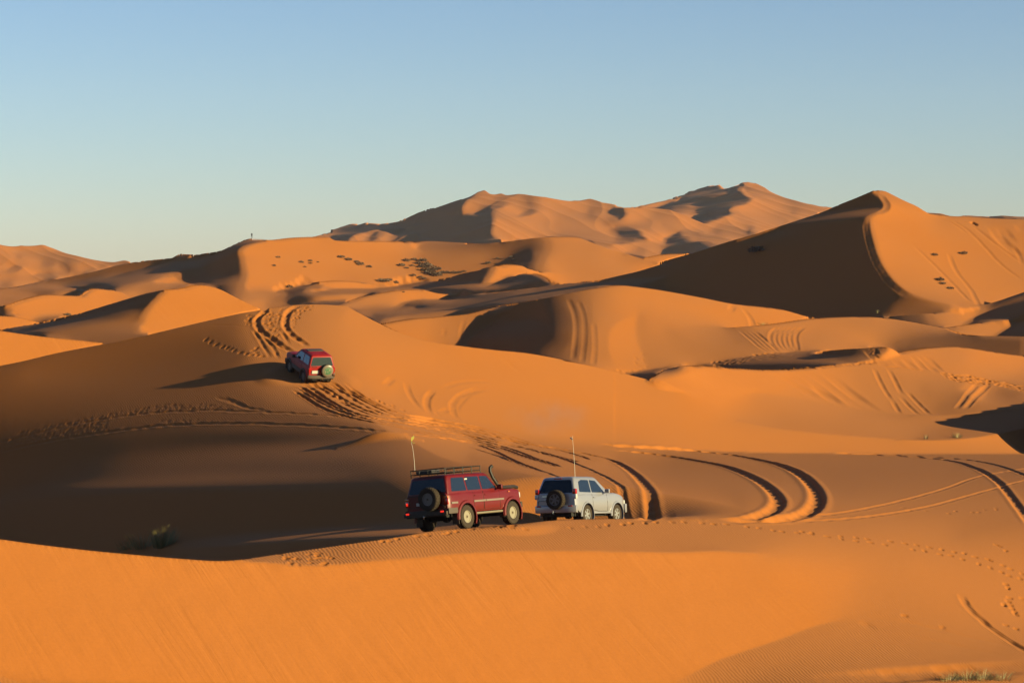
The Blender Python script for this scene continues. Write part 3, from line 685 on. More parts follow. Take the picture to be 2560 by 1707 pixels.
# footprints along the near bench
for m in 'M 40,245 125,241 170,237 250,235 310,232 400,232 465,234 565,238 630,241 700,246 815,258 880,266 960,276 1010,281 1095,292 1120,286 1170,295 1175,291 1260,313 1335,308 1338,324 1420,335 1420,319 1480,323 1500,346 1580,360 1610,338 1690,350 1735,382 1755,357 1800,392 1825,372 1885,408 1895,382 1945,420 2010,436 2080,422 1965,397 2020,405 2100,461 2165,487 2150,437 2165,446 2235,470 2275,490 2230,510 2270,530 2340,520 2330,545 2240,690 2250,800 2310,825 1690,748 1900,815 2195,356 2215,365 2250,390'.split()[1:]:
    x,y=P('M '+m)[0];dent(x,y,.17,.075)
for m in 'M 2250,580 2262,600 2270,650 2262,668 2276,690 2286,712 2300,730 2305,745 2240,690 2345,660'.split()[1:]:
    x,y=P('M '+m)[0];dent(x,y,.18,.10)
for m in 'N 20,1010 80,1015 145,993 310,973 400,960 550,950 580,942 640,930 770,910 840,905 960,905 1000,915 1040,890 1220,930 1600,905 1720,895 1830,890 1905,880 2040,870 2105,862 2220,858 2310,853'.split()[1:]:
    x,y=P('N '+m)[0];dent(x,y,.16,.07)
cluster('L 1480,1080 1820,1060 1850,1100 1600,1112',20,.15,.035);cluster('L 1580,1124 1850,1118 1850,1132 1600,1132',9,.15,.035)
cluster('K 1600,950 2200,940 2200,985 1650,990',10,.15,.06);cluster('N 900,885 1100,880 1150,925 950,915',14,.15,.06)
for m in 'I 50,360 90,385 140,400 190,420 230,430 255,443 290,455 340,470 390,485 430,490 470,470 480,490 520,500 450,450 475,435'.split()[1:]:
    x,y=P('I '+m)[0];dent(x,y,.26,.10)
cluster('I 540,120 690,105 690,200 640,250 680,330 640,370 580,300 530,220',75,.15,.05);cluster('I 770,110 960,80 930,105 860,130 820,210 800,280 765,270 760,180',45,.14,.05)
cluster('I 390,150 450,165 430,260 385,230',16,.16,.08);cluster('I 1380,840 1500,870 1700,950 1900,990 1600,935',14,.17,.08)
cluster('I 1450,930 1800,1010 2350,1110 2350,1160 1900,1090 1500,990',60,.14,.04);cluster('I 1000,880 1200,960 1400,1020 1350,1040 1100,970',40,.14,.04)
# long scratch lower right
rut('M 2000,628 2015,660 2045,710 2100,760 2180,830 2270,890 2352,940 2420,975',.22,.14,.5,.3,1);rut('M 1440,775 1480,800 1540,826',.3,.10,.3,.2,.6);rut('M 1560,760 1800,810 2100,880 2352,930',.35,.04,.5,.3,1.5);rut('M 1600,850 1900,900 2352,1000',.35,.03,.5,.3,1.5)
# slope beyond
rut('F 725,855 740,930 790,1020 865,1105',.28,.10,.4,.3,2);rut('F 960,915 905,985 895,1050 928,1128',.30,.13,.4,.3,2);rut('F 1350,900 1180,965 1110,1040 1120,1120 1175,1185',.28,.09,.4,.3,2)
rut('F 1430,905 1250,960 1155,1060 1150,1120',.25,.05,.4,.3,2);rut('F 1020,920 1120,870 1300,850 1500,860',.3,.04,.4,.3,2);rut('F 925,1080 970,1110 1020,1140',.25,.1,.4,.3,1);rut('F 620,810 580,850 535,892',.3,.08,.3,.3,1);rut('F 1010,1110 1100,1075',.3,.08,.3,.3,1)
rut('F 1440,600 1560,680 1680,770 1800,850',.5,.05,.4,.2,2)
# next dunes
cluster('H 1650,640 1900,665 2100,705 2352,760 2352,800 2100,745 1800,720 1700,690',260,.30,.09);rut('H 1080,552 1200,590 1350,600 1600,645',.3,.10,.5,.6,1,lump=.2)
cluster('H 300,600 700,592 1000,545 1100,530 1100,560 800,585 400,615',50,.35,.06)
for q in ('H 1960,740 1880,820 1780,952','H 2060,740 1960,830 1858,948','H 1370,800 1460,900 1565,1000','H 1305,835 1390,930 1470,996','H 1240,870 1310,985','H 1090,600 1160,750 1240,880','H 1210,600 1270,720 1330,830'): rut(q,.30,.14,.6,.3,2)
for q in ('H 240,655 500,790 720,920','H 330,640 600,780 880,945','H 550,640 760,790 980,955','H 690,640 850,780 1090,965','H 450,640 640,770 790,930'): rut(q,1.1,.30,.3,.1,5)
for q in ('H 1250,520 1330,600','H 1330,510 1430,610','H 1420,505 1540,640','H 1480,505 1610,645','H 1530,505 1660,640','H 1150,545 1180,590'): rut(q,.6,.18,.3,.2,2)
for i in range(6):
    o=i*42;rut('H %d,258 %d,300 %d,350 %d,410 %d,468'%(295+o,240+o,222+o,245+o*.95,330+o*.55),.36,.16,.6,.2,2)
for i in range(4):
    o=i*38;rut('H %d,295 %d,340 %d,410 %d,475'%(-30+o,30+o,110+o,205+o*.8),.36,.18,.6,.2,2)
cluster('H 100,480 450,480 400,510 0,560 0,520',60,.35,.07);cluster('H 1010,440 1110,440 1140,510 1060,520',10,.3,.05);rut('H 1010,440 1080,520',.3,.15,.5);rut('H 1050,440 1110,515',.3,.15,.5);rut('H 1090,438 1140,510',.3,.15,.5)
cluster('G 600,650 700,610 730,740 640,720',16,.3,.04);cluster('G 430,756 700,745 640,775 520,782',20,.3,.04);cluster('G 1260,690 1560,650 1560,690 1300,735',70,.35,.08)
for q in ('F 2080,150 2130,260 2150,420 2125,670','F 2170,170 2215,300 2225,480 2200,700','F 2300,360 2310,560 2295,720','F 1215,330 1190,410 1180,485','F 1050,400 1035,480'): rut(q,.34,.07,.5,.4,2)
# trodden trail along the edge of the big dune
rut('E 1022,352 1028,450 1055,560 1095,690 1150,790 1230,895 1330,975 1450,1020',.75,.30,.8,.25,4);rut('E 1150,150 1190,205 1203,240 1185,280 1120,312',.7,.25,.6,.25,3)

for q in ('E 1640,345 1800,400 1950,520 2150,735 2352,890','E 1560,335 1750,395 1900,500','E 1900,400 2100,560 2352,745','E 1720,360 1850,390 1950,400','E 1720,650 1780,800 1900,950 1970,1085','E 1400,560 1650,800 1900,1060','E 2250,560 2300,650 2352,760'): rut(q,.6,.22,.4,.3,4)
for q in ('E 2080,420 2180,560 2352,700','E 2150,420 2250,560','E 2320,400 2352,480'): rut(q,1.6,.5,.3,.2,6)
cluster('E 1900,385 1960,400 1950,412',8,.6,.3)
for q in ('D 1130,1075 1100,1120 1095,1150','D 1180,1085 1240,1160 1300,1255'): rut(q,.5,.2,.5,.3,3)
rut('M 1200,1118 1400,1098 1700,1074 2000,1055 2352,1034 2450,1030',.9,.34,.0,.2,4)
# low lit mound in the edge of the shade
def mound(px,py,r,h):
    p=surf(px,py);j0,j1=np.searchsorted(AC,[(p.x-3*r)/p.y,(p.x+3*r)/p.y]);k0,k1=np.searchsorted(YN,[p.y-3*r,p.y+3*r])
    x=AC[j0:j1,None]*YN[None,k0:k1]-p.x;y=YN[None,k0:k1]-p.y;ZG[j0:j1,k0:k1]+=h*np.exp(-((x/1.9)**2+y*y)/r/r)
_p=P('L 2105,440')[0];mound(_p[0],_p[1],.8,.38)
print('detail',round(time.time()-T0,1))

def make_sand_mat():
    m=bpy.data.materials.new('sand');m.use_nodes=True;n=m.node_tree;b=n.nodes['Principled BSDF'];L=n.links.new
    b.inputs['Roughness'].default_value=.95;b.inputs['Specular IOR Level'].default_value=.1
    g=n.nodes.new('ShaderNodeNewGeometry')
    sep=n.nodes.new('ShaderNodeSeparateXYZ');L(g.outputs['True Normal'],sep.inputs[0])
    # steep slip faces have the loose redder sand, gentle rippled ground the paler coarser grains
    r=n.nodes.new('ShaderNodeMapRange');L(sep.outputs['Z'],r.inputs[0]);r.inputs[1].default_value=.985;r.inputs[2].default_value=.89
    no=n.nodes.new('ShaderNodeTexNoise');L(g.outputs['Position'],no.inputs['Vector']);no.inputs['Scale'].default_value=.06;no.inputs['Detail'].default_value=5
    ad=n.nodes.new('ShaderNodeMath');ad.operation='MULTIPLY_ADD';L(no.outputs[0],ad.inputs[0]);ad.inputs[1].default_value=1.0;L(r.outputs[0],ad.inputs[2])
    ad2=n.nodes.new('ShaderNodeMath');ad2.operation='SUBTRACT';L(ad.outputs[0],ad2.inputs[0]);ad2.inputs[1].default_value=.5;ad2.use_clamp=True
    mx=n.nodes.new('ShaderNodeMix');mx.data_type='RGBA';L(ad2.outputs[0],mx.inputs[0])
    mx.inputs[6].default_value=(.262,.098,.030,1);mx.inputs[7].default_value=(.262,.087,.018,1)
    no2=n.nodes.new('ShaderNodeTexNoise');L(g.outputs['Position'],no2.inputs['Vector']);no2.inputs['Scale'].default_value=9;no2.inputs['Detail'].default_value=6;no2.inputs['Roughness'].default_value=.7
    mr=n.nodes.new('ShaderNodeMapRange');L(no2.outputs[0],mr.inputs[0]);mr.inputs[3].default_value=.88;mr.inputs[4].default_value=1.12
    mm=n.nodes.new('ShaderNodeMix');mm.data_type='RGBA';mm.blend_type='MULTIPLY';mm.inputs[0].default_value=1;L(mx.outputs[2],mm.inputs[6]);L(mr.outputs[0],mm.inputs[7])
    L(mm.outputs[2],b.inputs['Base Color'])
    # wind ripples: warped wave bands, metres
    mp=n.nodes.new('ShaderNodeMapping');mp.inputs['Rotation'].default_value=(0,0,math.radians(-18));L(g.outputs['Position'],mp.inputs[0])
    wv=n.nodes.new('ShaderNodeTexWave');wv.wave_type='BANDS';wv.bands_direction='X';L(mp.outputs[0],wv.inputs['Vector'])
    wv.inputs['Scale'].default_value=2.4;wv.inputs['Distortion'].default_value=6.0;wv.inputs['Detail'].default_value=2;wv.inputs['Detail Scale'].default_value=.5
    inv=n.nodes.new('ShaderNodeMath');inv.operation='SUBTRACT';inv.inputs[0].default_value=1;L(r.outputs[0],inv.inputs[1])
    ml=n.nodes.new('ShaderNodeMath');ml.operation='MULTIPLY';L(wv.outputs['Fac'],ml.inputs[0]);L(inv.outputs[0],ml.inputs[1])
    b1=n.nodes.new('ShaderNodeBump');b1.inputs['Strength'].default_value=.5;b1.inputs['Distance'].default_value=.014;L(ml.outputs[0],b1.inputs['Height'])
    no3=n.nodes.new('ShaderNodeTexNoise');L(g.outputs['Position'],no3.inputs['Vector']);no3.inputs['Scale'].default_value=2.2;no3.inputs['Detail'].default_value=8;no3.inputs['Roughness'].default_value=.65
    b2=n.nodes.new('ShaderNodeBump');b2.inputs['Strength'].default_value=.5;b2.inputs['Distance'].default_value=.03;L(no3.outputs[0],b2.inputs['Height']);L(b1.outputs[0],b2.inputs['Normal'])
    # avalanche streaks down the fall line of slip faces
    vr=n.nodes.new('ShaderNodeVectorRotate');vr.rotation_type='Z_AXIS';vr.inputs['Angle'].default_value=math.radians(-37);L(g.outputs['Position'],vr.inputs['Vector'])
    ms=n.nodes.new('ShaderNodeMapping');ms.inputs['Scale'].default_value=(1.1,.07,.07);L(vr.outputs[0],ms.inputs[0])
    ns=n.nodes.new('ShaderNodeTexNoise');L(ms.outputs[0],ns.inputs['Vector']);ns.inputs['Scale'].default_value=1.0;ns.inputs['Detail'].default_value=7;ns.inputs['Roughness'].default_value=.6;ns.inputs['Distortion'].default_value=.8
    m3=n.nodes.new('ShaderNodeMath');m3.operation='MULTIPLY';L(ns.outputs[0],m3.inputs[0]);r4=n.nodes.new('ShaderNodeMapRange');L(sep.outputs['X'],r4.inputs[0]);r4.inputs[1].default_value=.05;r4.inputs[2].default_value=.2;m4=n.nodes.new('ShaderNodeMath');m4.operation='MULTIPLY';r3=n.nodes.new('ShaderNodeMapRange');L(sep.outputs['Z'],r3.inputs[0]);r3.inputs[1].default_value=.92;r3.inputs[2].default_value=.87;L(r3.outputs[0],m4.inputs[0]);L(r4.outputs[0],m4.inputs[1]);nm=n.nodes.new('ShaderNodeTexNoise');L(g.outputs['Position'],nm.inputs['Vector']);nm.inputs['Scale'].default_value=.22;nm.inputs['Detail'].default_value=3;rm=n.nodes.new('ShaderNodeMapRange');L(nm.outputs[0],rm.inputs[0]);rm.inputs[1].default_value=.38;rm.inputs[2].default_value=.62;rm.inputs[3].default_value=.25;m5=n.nodes.new('ShaderNodeMath');m5.operation='MULTIPLY';L(m4.outputs[0],m5.inputs[0]);L(rm.outputs[0],m5.inputs[1]);L(m5.outputs[0],m3.inputs[1])
    b3=n.nodes.new('ShaderNodeBump');b3.inputs['Strength'].default_value=.6;b3.inputs['Distance'].default_value=.15;L(m3.outputs[0],b3.inputs['Height']);L(b2.outputs[0],b3.inputs['Normal'])
    L(b3.outputs[0],b.inputs['Normal'])
    return m
SAND=make_sand_mat()
def make_ground():
    A=AC;z=ZG
    ext=AC[-1]+np.concatenate([np.arange(1,56)*.0035,[.22,.27,.34,.42]])
    ne=len(ext);L_=-ext[::-1]
    A=np.concatenate([L_,AC,ext]);z=np.concatenate([np.repeat(z[:1],ne,0),z,np.repeat(z[-1:],ne,0)])
    nc,nr=z.shape
    # unseen low dune added outside the frame on the right to shadow the hollow
    R0=nc-ne;Xr=A[R0:,None]*YN[None,:];Yr=np.broadcast_to(YN,Xr.shape)
    F_=surf(2548,1084);B_=surf(2548,1052);p0=np.array([F_.x+3.6,F_.y-.5]);p1=p0+[24,42];print('fold',F_,B_);dv=p1-p0;t=np.clip(((Xr-p0[0])*dv[0]+(Yr-p0[1])*dv[1])/(dv@dv),0,1)
    d=np.hypot(Xr-p0[0]-t*dv[0],Yr-p0[1]-t*dv[1]);zc=B_.z+2.8+.8*t-.6*d
    z[R0:]=np.maximum(z[R0:],zc)
    co=np.empty((nc,nr,3),np.float32);co[...,0]=A[:,None]*YN;co[...,1]=YN;co[...,2]=z
    me=bpy.data.meshes.new('dunes');me.vertices.add(nc*nr);me.vertices.foreach_set('co',co.ravel())
    idx=np.arange(nc*nr,dtype=np.int32).reshape(nc,nr)
    q=np.stack([idx[:-1,:-1],idx[1:,:-1],idx[1:,1:],idx[:-1,1:]],-1).reshape(-1,4)
    me.loops.add(q.size);me.loops.foreach_set('vertex_index',q.ravel())
    me.polygons.add(len(q));me.polygons.foreach_set('loop_start',np.arange(0,q.size,4,dtype=np.int32))
    me.polygons.foreach_set('use_smooth',np.ones(len(q),bool))
    me.update(calc_edges=True);me.materials.append(SAND)
    o=bpy.data.objects.new('sand_dunes',me);COL.objects.link(o);tag(o,kind='structure')
    print('mesh',len(q),round(time.time()-T0,1))
make_ground()

# =====================================================  vehicles
def paint(name,col,rough=.35,dust=.35,coat=.6,metal=0.):
    m=mat(name,col,rough,metal,.5);b=m.node_tree.nodes['Principled BSDF'];n=m.node_tree;L=n.links.new
    b.inputs['Specular IOR Level'].default_value=.5 if coat>.3 else .22
    b.inputs['Coat Weight'].default_value=coat;b.inputs['Coat Roughness'].default_value=.12
    tc=n.nodes.new('ShaderNodeTexCoord');no=n.nodes.new('ShaderNodeTexNoise');L(tc.outputs['Object'],no.inputs['Vector']);no.inputs['Scale'].default_value=3.5;no.inputs['Detail'].default_value=6
    sp=n.nodes.new('ShaderNodeSeparateXYZ');L(tc.outputs['Object'],sp.inputs[0])
    mr=n.nodes.new('ShaderNodeMapRange');L(sp.outputs['Z'],mr.inputs[0]);mr.inputs[1].default_value=1.15;mr.inputs[2].default_value=.35;mr.inputs[3].default_value=0;mr.inputs[4].default_value=dust*1.3
    mu=n.nodes.new('ShaderNodeMath');mu.operation='MULTIPLY_ADD';L(no.outputs[0],mu.inputs[0]);mu.inputs[1].default_value=dust*.7;L(mr.outputs[0],mu.inputs[2]);mu.use_clamp=True
    mx=n.nodes.new('ShaderNodeMix');mx.data_type='RGBA';L(mu.outputs[0],mx.inputs[0]);mx.inputs[6].default_value=(*col,1);mx.inputs[7].default_value=(.20,.115,.06,1)
    L(mx.outputs[2],b.inputs['Base Color'])
    r=n.nodes.new('ShaderNodeMath');r.operation='MULTIPLY_ADD';L(mu.outputs[0],r.inputs[0]);r.inputs[1].default_value=.7;r.inputs[2].default_value=rough;L(r.outputs[0],b.inputs['Roughness'])
    return m
M_RED=paint('dark_red_paint',(.075,.0015,.002),.4,.035,.15)
M_RED2=paint('bright_red_paint',(.16,.003,.004),.5,.03,0)
M_SIL=paint('silver_paint',(.205,.205,.23),.30,.07,.6,.35)
M_GREY=paint('grey_trim',(.035,.032,.032),.6,.10,0)
M_BLK=paint('black_trim',(.008,.008,.009),.5,.12,0)
M_BAND=paint('pale_moulding',(.11,.09,.08),.6,.1,0)
M_UND=mat('underbody',(.006,.005,.005),.9)
M_GLS=mat('dark_glass',(.004,.006,.010),.10,0,.35)
M_GLSB=mat('side_glass',(.008,.013,.024),.08,0,.6)
M_GLSG=mat('dusty_rear_glass',(.012,.018,.014),.15,0,.35)
M_TYR=paint('tyre_rubber',(.011,.010,.009),.85,.05,0)
M_RIMB=mat('beige_steel_rim',(.26,.22,.15),.38,.55)
M_RIMS=mat('bright_alloy_rim',(.33,.33,.33),.3,.6)
M_RIMD=mat('dull_alloy_rim',(.10,.09,.085),.45,.6)
M_RIMD2=mat('rim_dish',(.10,.085,.06),.5,.4)
M_CHR=mat('chrome',(.35,.35,.35),.15,1.)
M_TL=mat('red_lamp_lens',(.22,.004,.003),.15,0,.8)
M_TLON=mat('lit_brake_lamp',(.3,.0,.0),.2);_b=M_TLON.node_tree.nodes['Principled BSDF'];_b.inputs['Emission Color'].default_value=(1,.03,.01,1);_b.inputs['Emission Strength'].default_value=.35
M_AMB=mat('amber_lens',(.28,.07,.004),.2,0,.8)
M_CLR=mat('clear_lens',(.3,.3,.3),.12,0,.9)
M_PLT=mat('plate',(.30,.29,.26),.5)
M_YEL=mat('yellow_flag',(.30,.27,.05),.7)
M_WHT=mat('white_whip',(.30,.28,.24),.5)
M_SKIN=mat('skin',(.13,.065,.04),.6);M_SHIRT=mat('pale_shirt',(.25,.25,.24),.8);M_HAIR=mat('hair',(.01,.007,.005),.8);M_SHD=mat('dark_clothes',(.02,.02,.03),.9)
# mesh assembly ----------------------------------------------------------
class MB:
    def __init__(s): s.v=[];s.f=[]
    def add(s,v,f):
        o=len(s.v);s.v+=[tuple(p) for p in v];s.f+=[tuple(i+o for i in q) for q in f];return s
    def box(s,c,d,taper=1.,rot=None):
        x,y,z=(q/2 for q in d);vs=[]
        for k in (-1,1):
            t=taper if k>0 else 1.
            vs+=[Vector((-x*t,-y*t,z*k)),Vector((x*t,-y*t,z*k)),Vector((x*t,y*t,z*k)),Vector((-x*t,y*t,z*k))]
        if rot is not None: vs=[rot@p for p in vs]
        vs=[p+Vector(c) for p in vs]
        return s.add(vs,[(3,2,1,0),(4,5,6,7),(0,1,5,4),(1,2,6,5),(2,3,7,6),(3,0,4,7)])
    def tube(s,pts,r,n=8,caps=True):
        pts=[Vector(p) for p in pts];rs=r if isinstance(r,(list,tuple)) else [r]*len(pts);rings=[]
        up=None
        for i,p in enumerate(pts):
            d=(pts[min(i+1,len(pts)-1)]-pts[max(i-1,0)]).normalized()
            if up is None or abs(up.dot(d))>.98: up=Vector((0,0,1)) if abs(d.z)<.9 else Vector((1,0,0))
            a=d.cross(up).normalized();b=a.cross(d).normalized();up=b
            rings.append([p+rs[i]*(math.cos(t)*a+math.sin(t)*b) for t in [2*math.pi*k/n for k in range(n)]])
        v=[q for R in rings for q in R];f=[]
        for i in range(len(rings)-1):
            for k in range(n): f.append((i*n+k,i*n+(k+1)%n,(i+1)*n+(k+1)%n,(i+1)*n+k))
        if caps: f.append(tuple(range(n))[::-1]);f.append(tuple((len(rings)-1)*n+k for k in range(n)))
        return s.add(v,f)
    def rings(s,R,closed=True,cap=True):
        n=len(R[0]);v=[q for r in R for q in r];f=[]
        for i in range(len(R)-1):
            for k in range(n if closed else n-1): f.append((i*n+k,i*n+(k+1)%n,(i+1)*n+(k+1)%n,(i+1)*n+k))
        if cap: f.append(tuple(range(n))[::-1]);f.append(tuple((len(R)-1)*n+k for k in range(n)))
        return s.add(v,f)
    def lathe_y(s,prof,n=32,c=(0,0,0)):
        """prof: list of (radius, y)"""
        R=[[(c[0]+r*math.cos(2*math.pi*k/n),c[1]+y,c[2]+r*math.sin(2*math.pi*k/n)) for k in range(n)] for r,y in prof]
        return s.rings(R,True,True)
    def build(s,name,m,parent=None,smooth=True,bev=0,label=None,ang=35):
        me=bpy.data.meshes.new(name);me.from_pydata(s.v,[],s.f)
        bm=bmesh.new();bm.from_mesh(me);bmesh.ops.recalc_face_normals(bm,faces=bm.faces)
        if bev:
            es=[e for e in bm.edges if len(e.link_faces)==2 and e.calc_face_angle(0)>math.radians(ang)]
            bmesh.ops.bevel(bm,geom=es,offset=bev,segments=2,affect='EDGES',profile=.6,clamp_overlap=True)
        for f in bm.faces: f.smooth=smooth
        if smooth:
            for e in bm.edges:
                if len(e.link_faces)==2 and e.calc_face_angle(0)>math.radians(ang): e.smooth=False
        bm.to_mesh(me);bm.free();me.materials.append(m)
        o=bpy.data.objects.new(name,me);COL.objects.link(o)
        if parent: o.parent=parent
        if label: o['label']=label
        return o
def rpoly(p,r=.04,n=4):
    """round the corners of a 2-D polygon"""
    out=[];N=len(p)
    for i in range(N):
        a=Vector(p[i-1]);b=Vector(p[i]);c=Vector(p[(i+1)%N]);d1=(a-b);d2=(c-b);k=min(r,d1.length*.4,d2.length*.4)
        s=b+d1.normalized()*k;e=b+d2.normalized()*k
        for t in range(n+1):
            t/=n;out.append(tuple((1-t)**2*s+2*t*(1-t)*b+t*t*e))
    return out
def panel(poly,fn,th,name,m,parent,label=None):
    """flat panel: polygon (a,b) mapped by fn(a,b,off) -> point; th thickness outwards"""
    a=[fn(u,v,0) for u,v in poly];b=[fn(u,v,th) for u,v in poly];n=len(poly)
    mb=MB();mb.add(a+b,[tuple(range(n)),tuple(range(n,2*n))[::-1]]+[(i,(i+1)%n,n+(i+1)%n,n+i) for i in range(n)])
    return mb.build(name,m,parent,smooth=False,label=label)
def wheel(parent,c,side,R,W,rimm,spokes,name='wheel',rr=.6,hole=False,axis=None):
    """side +1 = outer face toward +y"""
    e=bpy.data.objects.new(name,None);COL.objects.link(e);e.parent=parent;e.location=c;e.empty_display_size=.1
    if axis is not None: e.rotation_euler=axis
    w=W/2;s=side
    t=MB();t.lathe_y([(R*rr*.97,s*-w*.75),(R*.80,s*-w),(R*.95,s*-w*.97),(R,s*-w*.78),(R,s*w*.78),(R*.95,s*w*.97),(R*.80,s*w),(R*rr,s*w*.85),(R*rr*.97,s*w*.55)],36)
    nb=26
    for k in range(nb):       # tread blocks
        a=2*math.pi*k/nb
        for yy in (-.62,0,.62):
            rot=Matrix.Rotation(-a-(.06 if yy==0 else 0),3,'Y')
            t.box(rot@Vector((R+.004,0,0))+Vector((0,yy*w,0)),(.018,W*.22,2*math.pi*R/nb*.6),rot=rot)
    t.build('tyre',M_TYR,e)
    r=MB();r.lathe_y([(R*rr,s*w*.70),(R*rr*.99,s*w*.82),(R*rr*.93,s*w*.80),(R*rr*.9,s*w*.45),(R*rr*.86,s*w*.30),(.02,s*w*.25)],36)
    r.build('rim',M_RIMD2 if rimm is M_RIMB else M_BLK,e)
    h=MB()
    if spokes==0:            # steel wheel: dish with round holes read as dark spots, raised hub
        h.lathe_y([(R*rr*1.0,s*w*.72),(R*rr*.99,s*w*.9),(R*rr*.90,s*w*.88),(R*rr*.87,s*w*.55)],36)
        h.lathe_y([(R*.30,s*w*.28),(R*.27,s*w*.55),(R*.16,s*w*.60),(R*.14,s*w*.80),(.01,s*w*.82)],24)
        nf=len(h.f)
        for k in range(8):
            a=2*math.pi*k/8;h.lathe_y([(R*.085,s*w*.26),(R*.085,s*w*.42),(.001,s*w*.43)],10,(R*.41*math.cos(a),0,R*.40*math.sin(a)))
        h.lathe_y([(R*.11,s*w*.7),(R*.10,s*w*.86),(.001,s*w*.87)],14)
        ho=h.build('hub',rimm,e);ho.data.materials.append(M_BLK)
        for i_,f_ in enumerate(ho.data.polygons):
            if i_>=nf: f_.material_index=1
    else:
        h.lathe_y([(R*rr,s*w*.60),(R*rr*.99,s*w*.9),(R*rr*.90,s*w*.88),(R*rr*.88,s*w*.55)],36)
        h.lathe_y([(R*.17,s*w*.4),(R*.16,s*w*.78),(.01,s*w*.82)],20)
        for k in range(spokes):
            a=2*math.pi*(k+.25)/spokes;rot=Matrix.Rotation(-a,3,'Y')
            v=[]
            for x,hw,y in ((R*.10,.036,.74),(R*.35,.030,.80),(R*rr*.93,.052,.74)):
                for q in (-1,1):
                    v.append(rot@Vector((x,s*w*y,q*hw*R/.38)));
                for q in (1,-1): v.append(rot@Vector((x,s*w*(y-.25),q*hw*R/.38)))
            h.add(v,[(0,1,5,4),(1,2,6,5),(2,3,7,6),(3,0,4,7),(4,5,9,8),(5,6,10,9),(6,7,11,10),(7,4,8,11),(8,9,10,11)])
        h.build('spokes',rimm,e)
    return e
def suv(P):
    """P: parameters.  Local axes: +x forward, +y left, +z up, origin on the ground under the rear axle centre"""
    root=bpy.data.objects.new(P['name'],None);COL.objects.link(root);root.empty_display_size=.5
    root['label']=P['label'];root['category']='off-road car'
    if P.get('group'): root['group']=P['group']
    W=P['W'];hw=W/2;wb=P['wb'];R=P['R'];xr=-P['ro'];xf=wb+P['fo'];zs=P['sill'];zb=P['belt'];zh=P['hood'];xc=P['cowl'];zr=P['roof']
    RA=R+P.get('gap',.085)
    # --- lower body loft
    xs=set([xr,xr+.03,xr+.1,xr+.2,xf-.25,xf-.12,xf-.04,xf,xc-.15,xc,xc+.15,xc+.5,wb*.35,wb*.5,wb*.65])
    for xw in (0,wb):
        for k in range(-10,11): xs.add(xw+RA*math.sin(k/10*math.pi/2))
        xs.add(xw-RA-.03);xs.add(xw+RA+.03)
    xs=sorted(x for x in xs if xr<=x<=xf)
    rings=[]
    rc=P.get('corner',.12)
    for x in xs:
        # plan taper near the ends
        d=min(x-xr,xf-x);tf=1-(.13 if (xf-x)<(x-xr) else .07)*max(0,1-d/(rc*2.5))**2
        if xf-x<.9: tf*=1-.03*(1-(xf-x)/.9)
        zb0=zs
        if x-xr<.35: zb0=zs+.06*(1-(x-xr)/.35)+P.get('rearup',.08)
        if xf-x<.4: zb0=zs+.10*(1-(xf-x)/.4)
        for xw in (0,wb):
            dd=abs(x-xw)
            if dd<RA: zb0=max(zb0,R+math.sqrt(RA*RA-dd*dd))
        top=zb if x<xc-.15 else (zb+(zh-zb)*min(1,(x-xc+.15)/.3))
        if x>xc+.15: top=zh-(zh-P['nose'])*((x-xc-.15)/(xf-xc-.15))**2.2
        if xf-x<.04: top-=.05
        zz=[zb0+(top-zb0)*t for t in (0,.12,.35,.62,.84,.95,1.)]
        pts=[]
        for t,z in zip((0,.12,.35,.62,.84,.95,1.),zz):
            q=(z-zs)/(zb-zs)
            w=hw*tf*(1-.045*max(0,1-q/.18)-P.get('tuck',.03)*max(0,q-.55)/.45)
            if t>=.95: w-=.012
            if t==1.: w-=.035
            pts.append((w,z))
        cr=.02 if x>xc else 0
        half=[(x,-w,z) for w,z in pts]
        mid=[(x,-pts[-1][0]*.5,zz[-1]+cr),(x,0,zz[-1]+cr*1.3),(x,pts[-1][0]*.5,zz[-1]+cr)]
        rings.append(half+mid+[(x,w,z) for w,z in pts[::-1]])
    body=MB();body.rings(rings,True,True)
    # --- greenhouse loft
    xgr0,xgr1=P['gr'];xgf0,xgf1=P['gf'];w0,w1=hw-P['gin0'],hw-P['gin1']
    def X_r(z): t=(z-zb)/(zr-zb);return xgr0+(xgr1-xgr0)*t
    def X_f(z): t=(z-zb)/(zr-zb);return xgf0+(xgf1-xgf0)*t
    def Yw(z): t=(z-zb)/(zr-zb);return w0+(w1-w0)*t
    def ring(x0,x1,w,z,r):
        pts=[]
        for cx,cy,a0 in ((x1-r,w-r,0),(x0+r,w-r,90),(x0+r,-w+r,180),(x1-r,-w+r,270)):
            for k in range(7):
                a=math.radians(a0+15*k);pts.append((cx+r*math.cos(a),cy+r*math.sin(a),z))
        return pts
    gh=[ring(X_r(zb)-.0,X_f(zb),Yw(zb),zb-.03,.05)]
    for t in (0,.33,.66,.93): z=zb+(zr-zb)*t;gh.append(ring(X_r(z),X_f(z),Yw(z),z,.06+.02*t))
    z=zr;gh.append(ring(X_r(z)+.03,X_f(z)-.05,Yw(z)-.035,z+.012,.10));gh.append(ring(X_r(z)+.14,X_f(z)-.22,Yw(z)-.16,z+.038,.14));gh.append(ring(X_r(z)+.5,X_f(z)-.5,Yw(z)-.45,z+.048,.1))
    body.rings(gh,True,True)
    body.build('body',P['paint'],root,ang=40)
    u=MB();u.box((wb*.45,0,zs+.05),(wb+1.3,W*.66,.34));u.box((0,0,R),(.16,W*.7,.16));u.box((wb,0,R),(.14,W*.7,.14));u.box((-.1,0,zs+.35),(.7,W*.6,.5));u.box((wb,0,zs+.35),(.9,W*.6,.5))
    u.lathe_y([(.01,-.14),(.14,-.1),(.16,0),(.14,.1),(.01,.14)],14,(0,-.05,R));u.build('underbody',M_UND,root,smooth=False)
    sp=P['spokes']
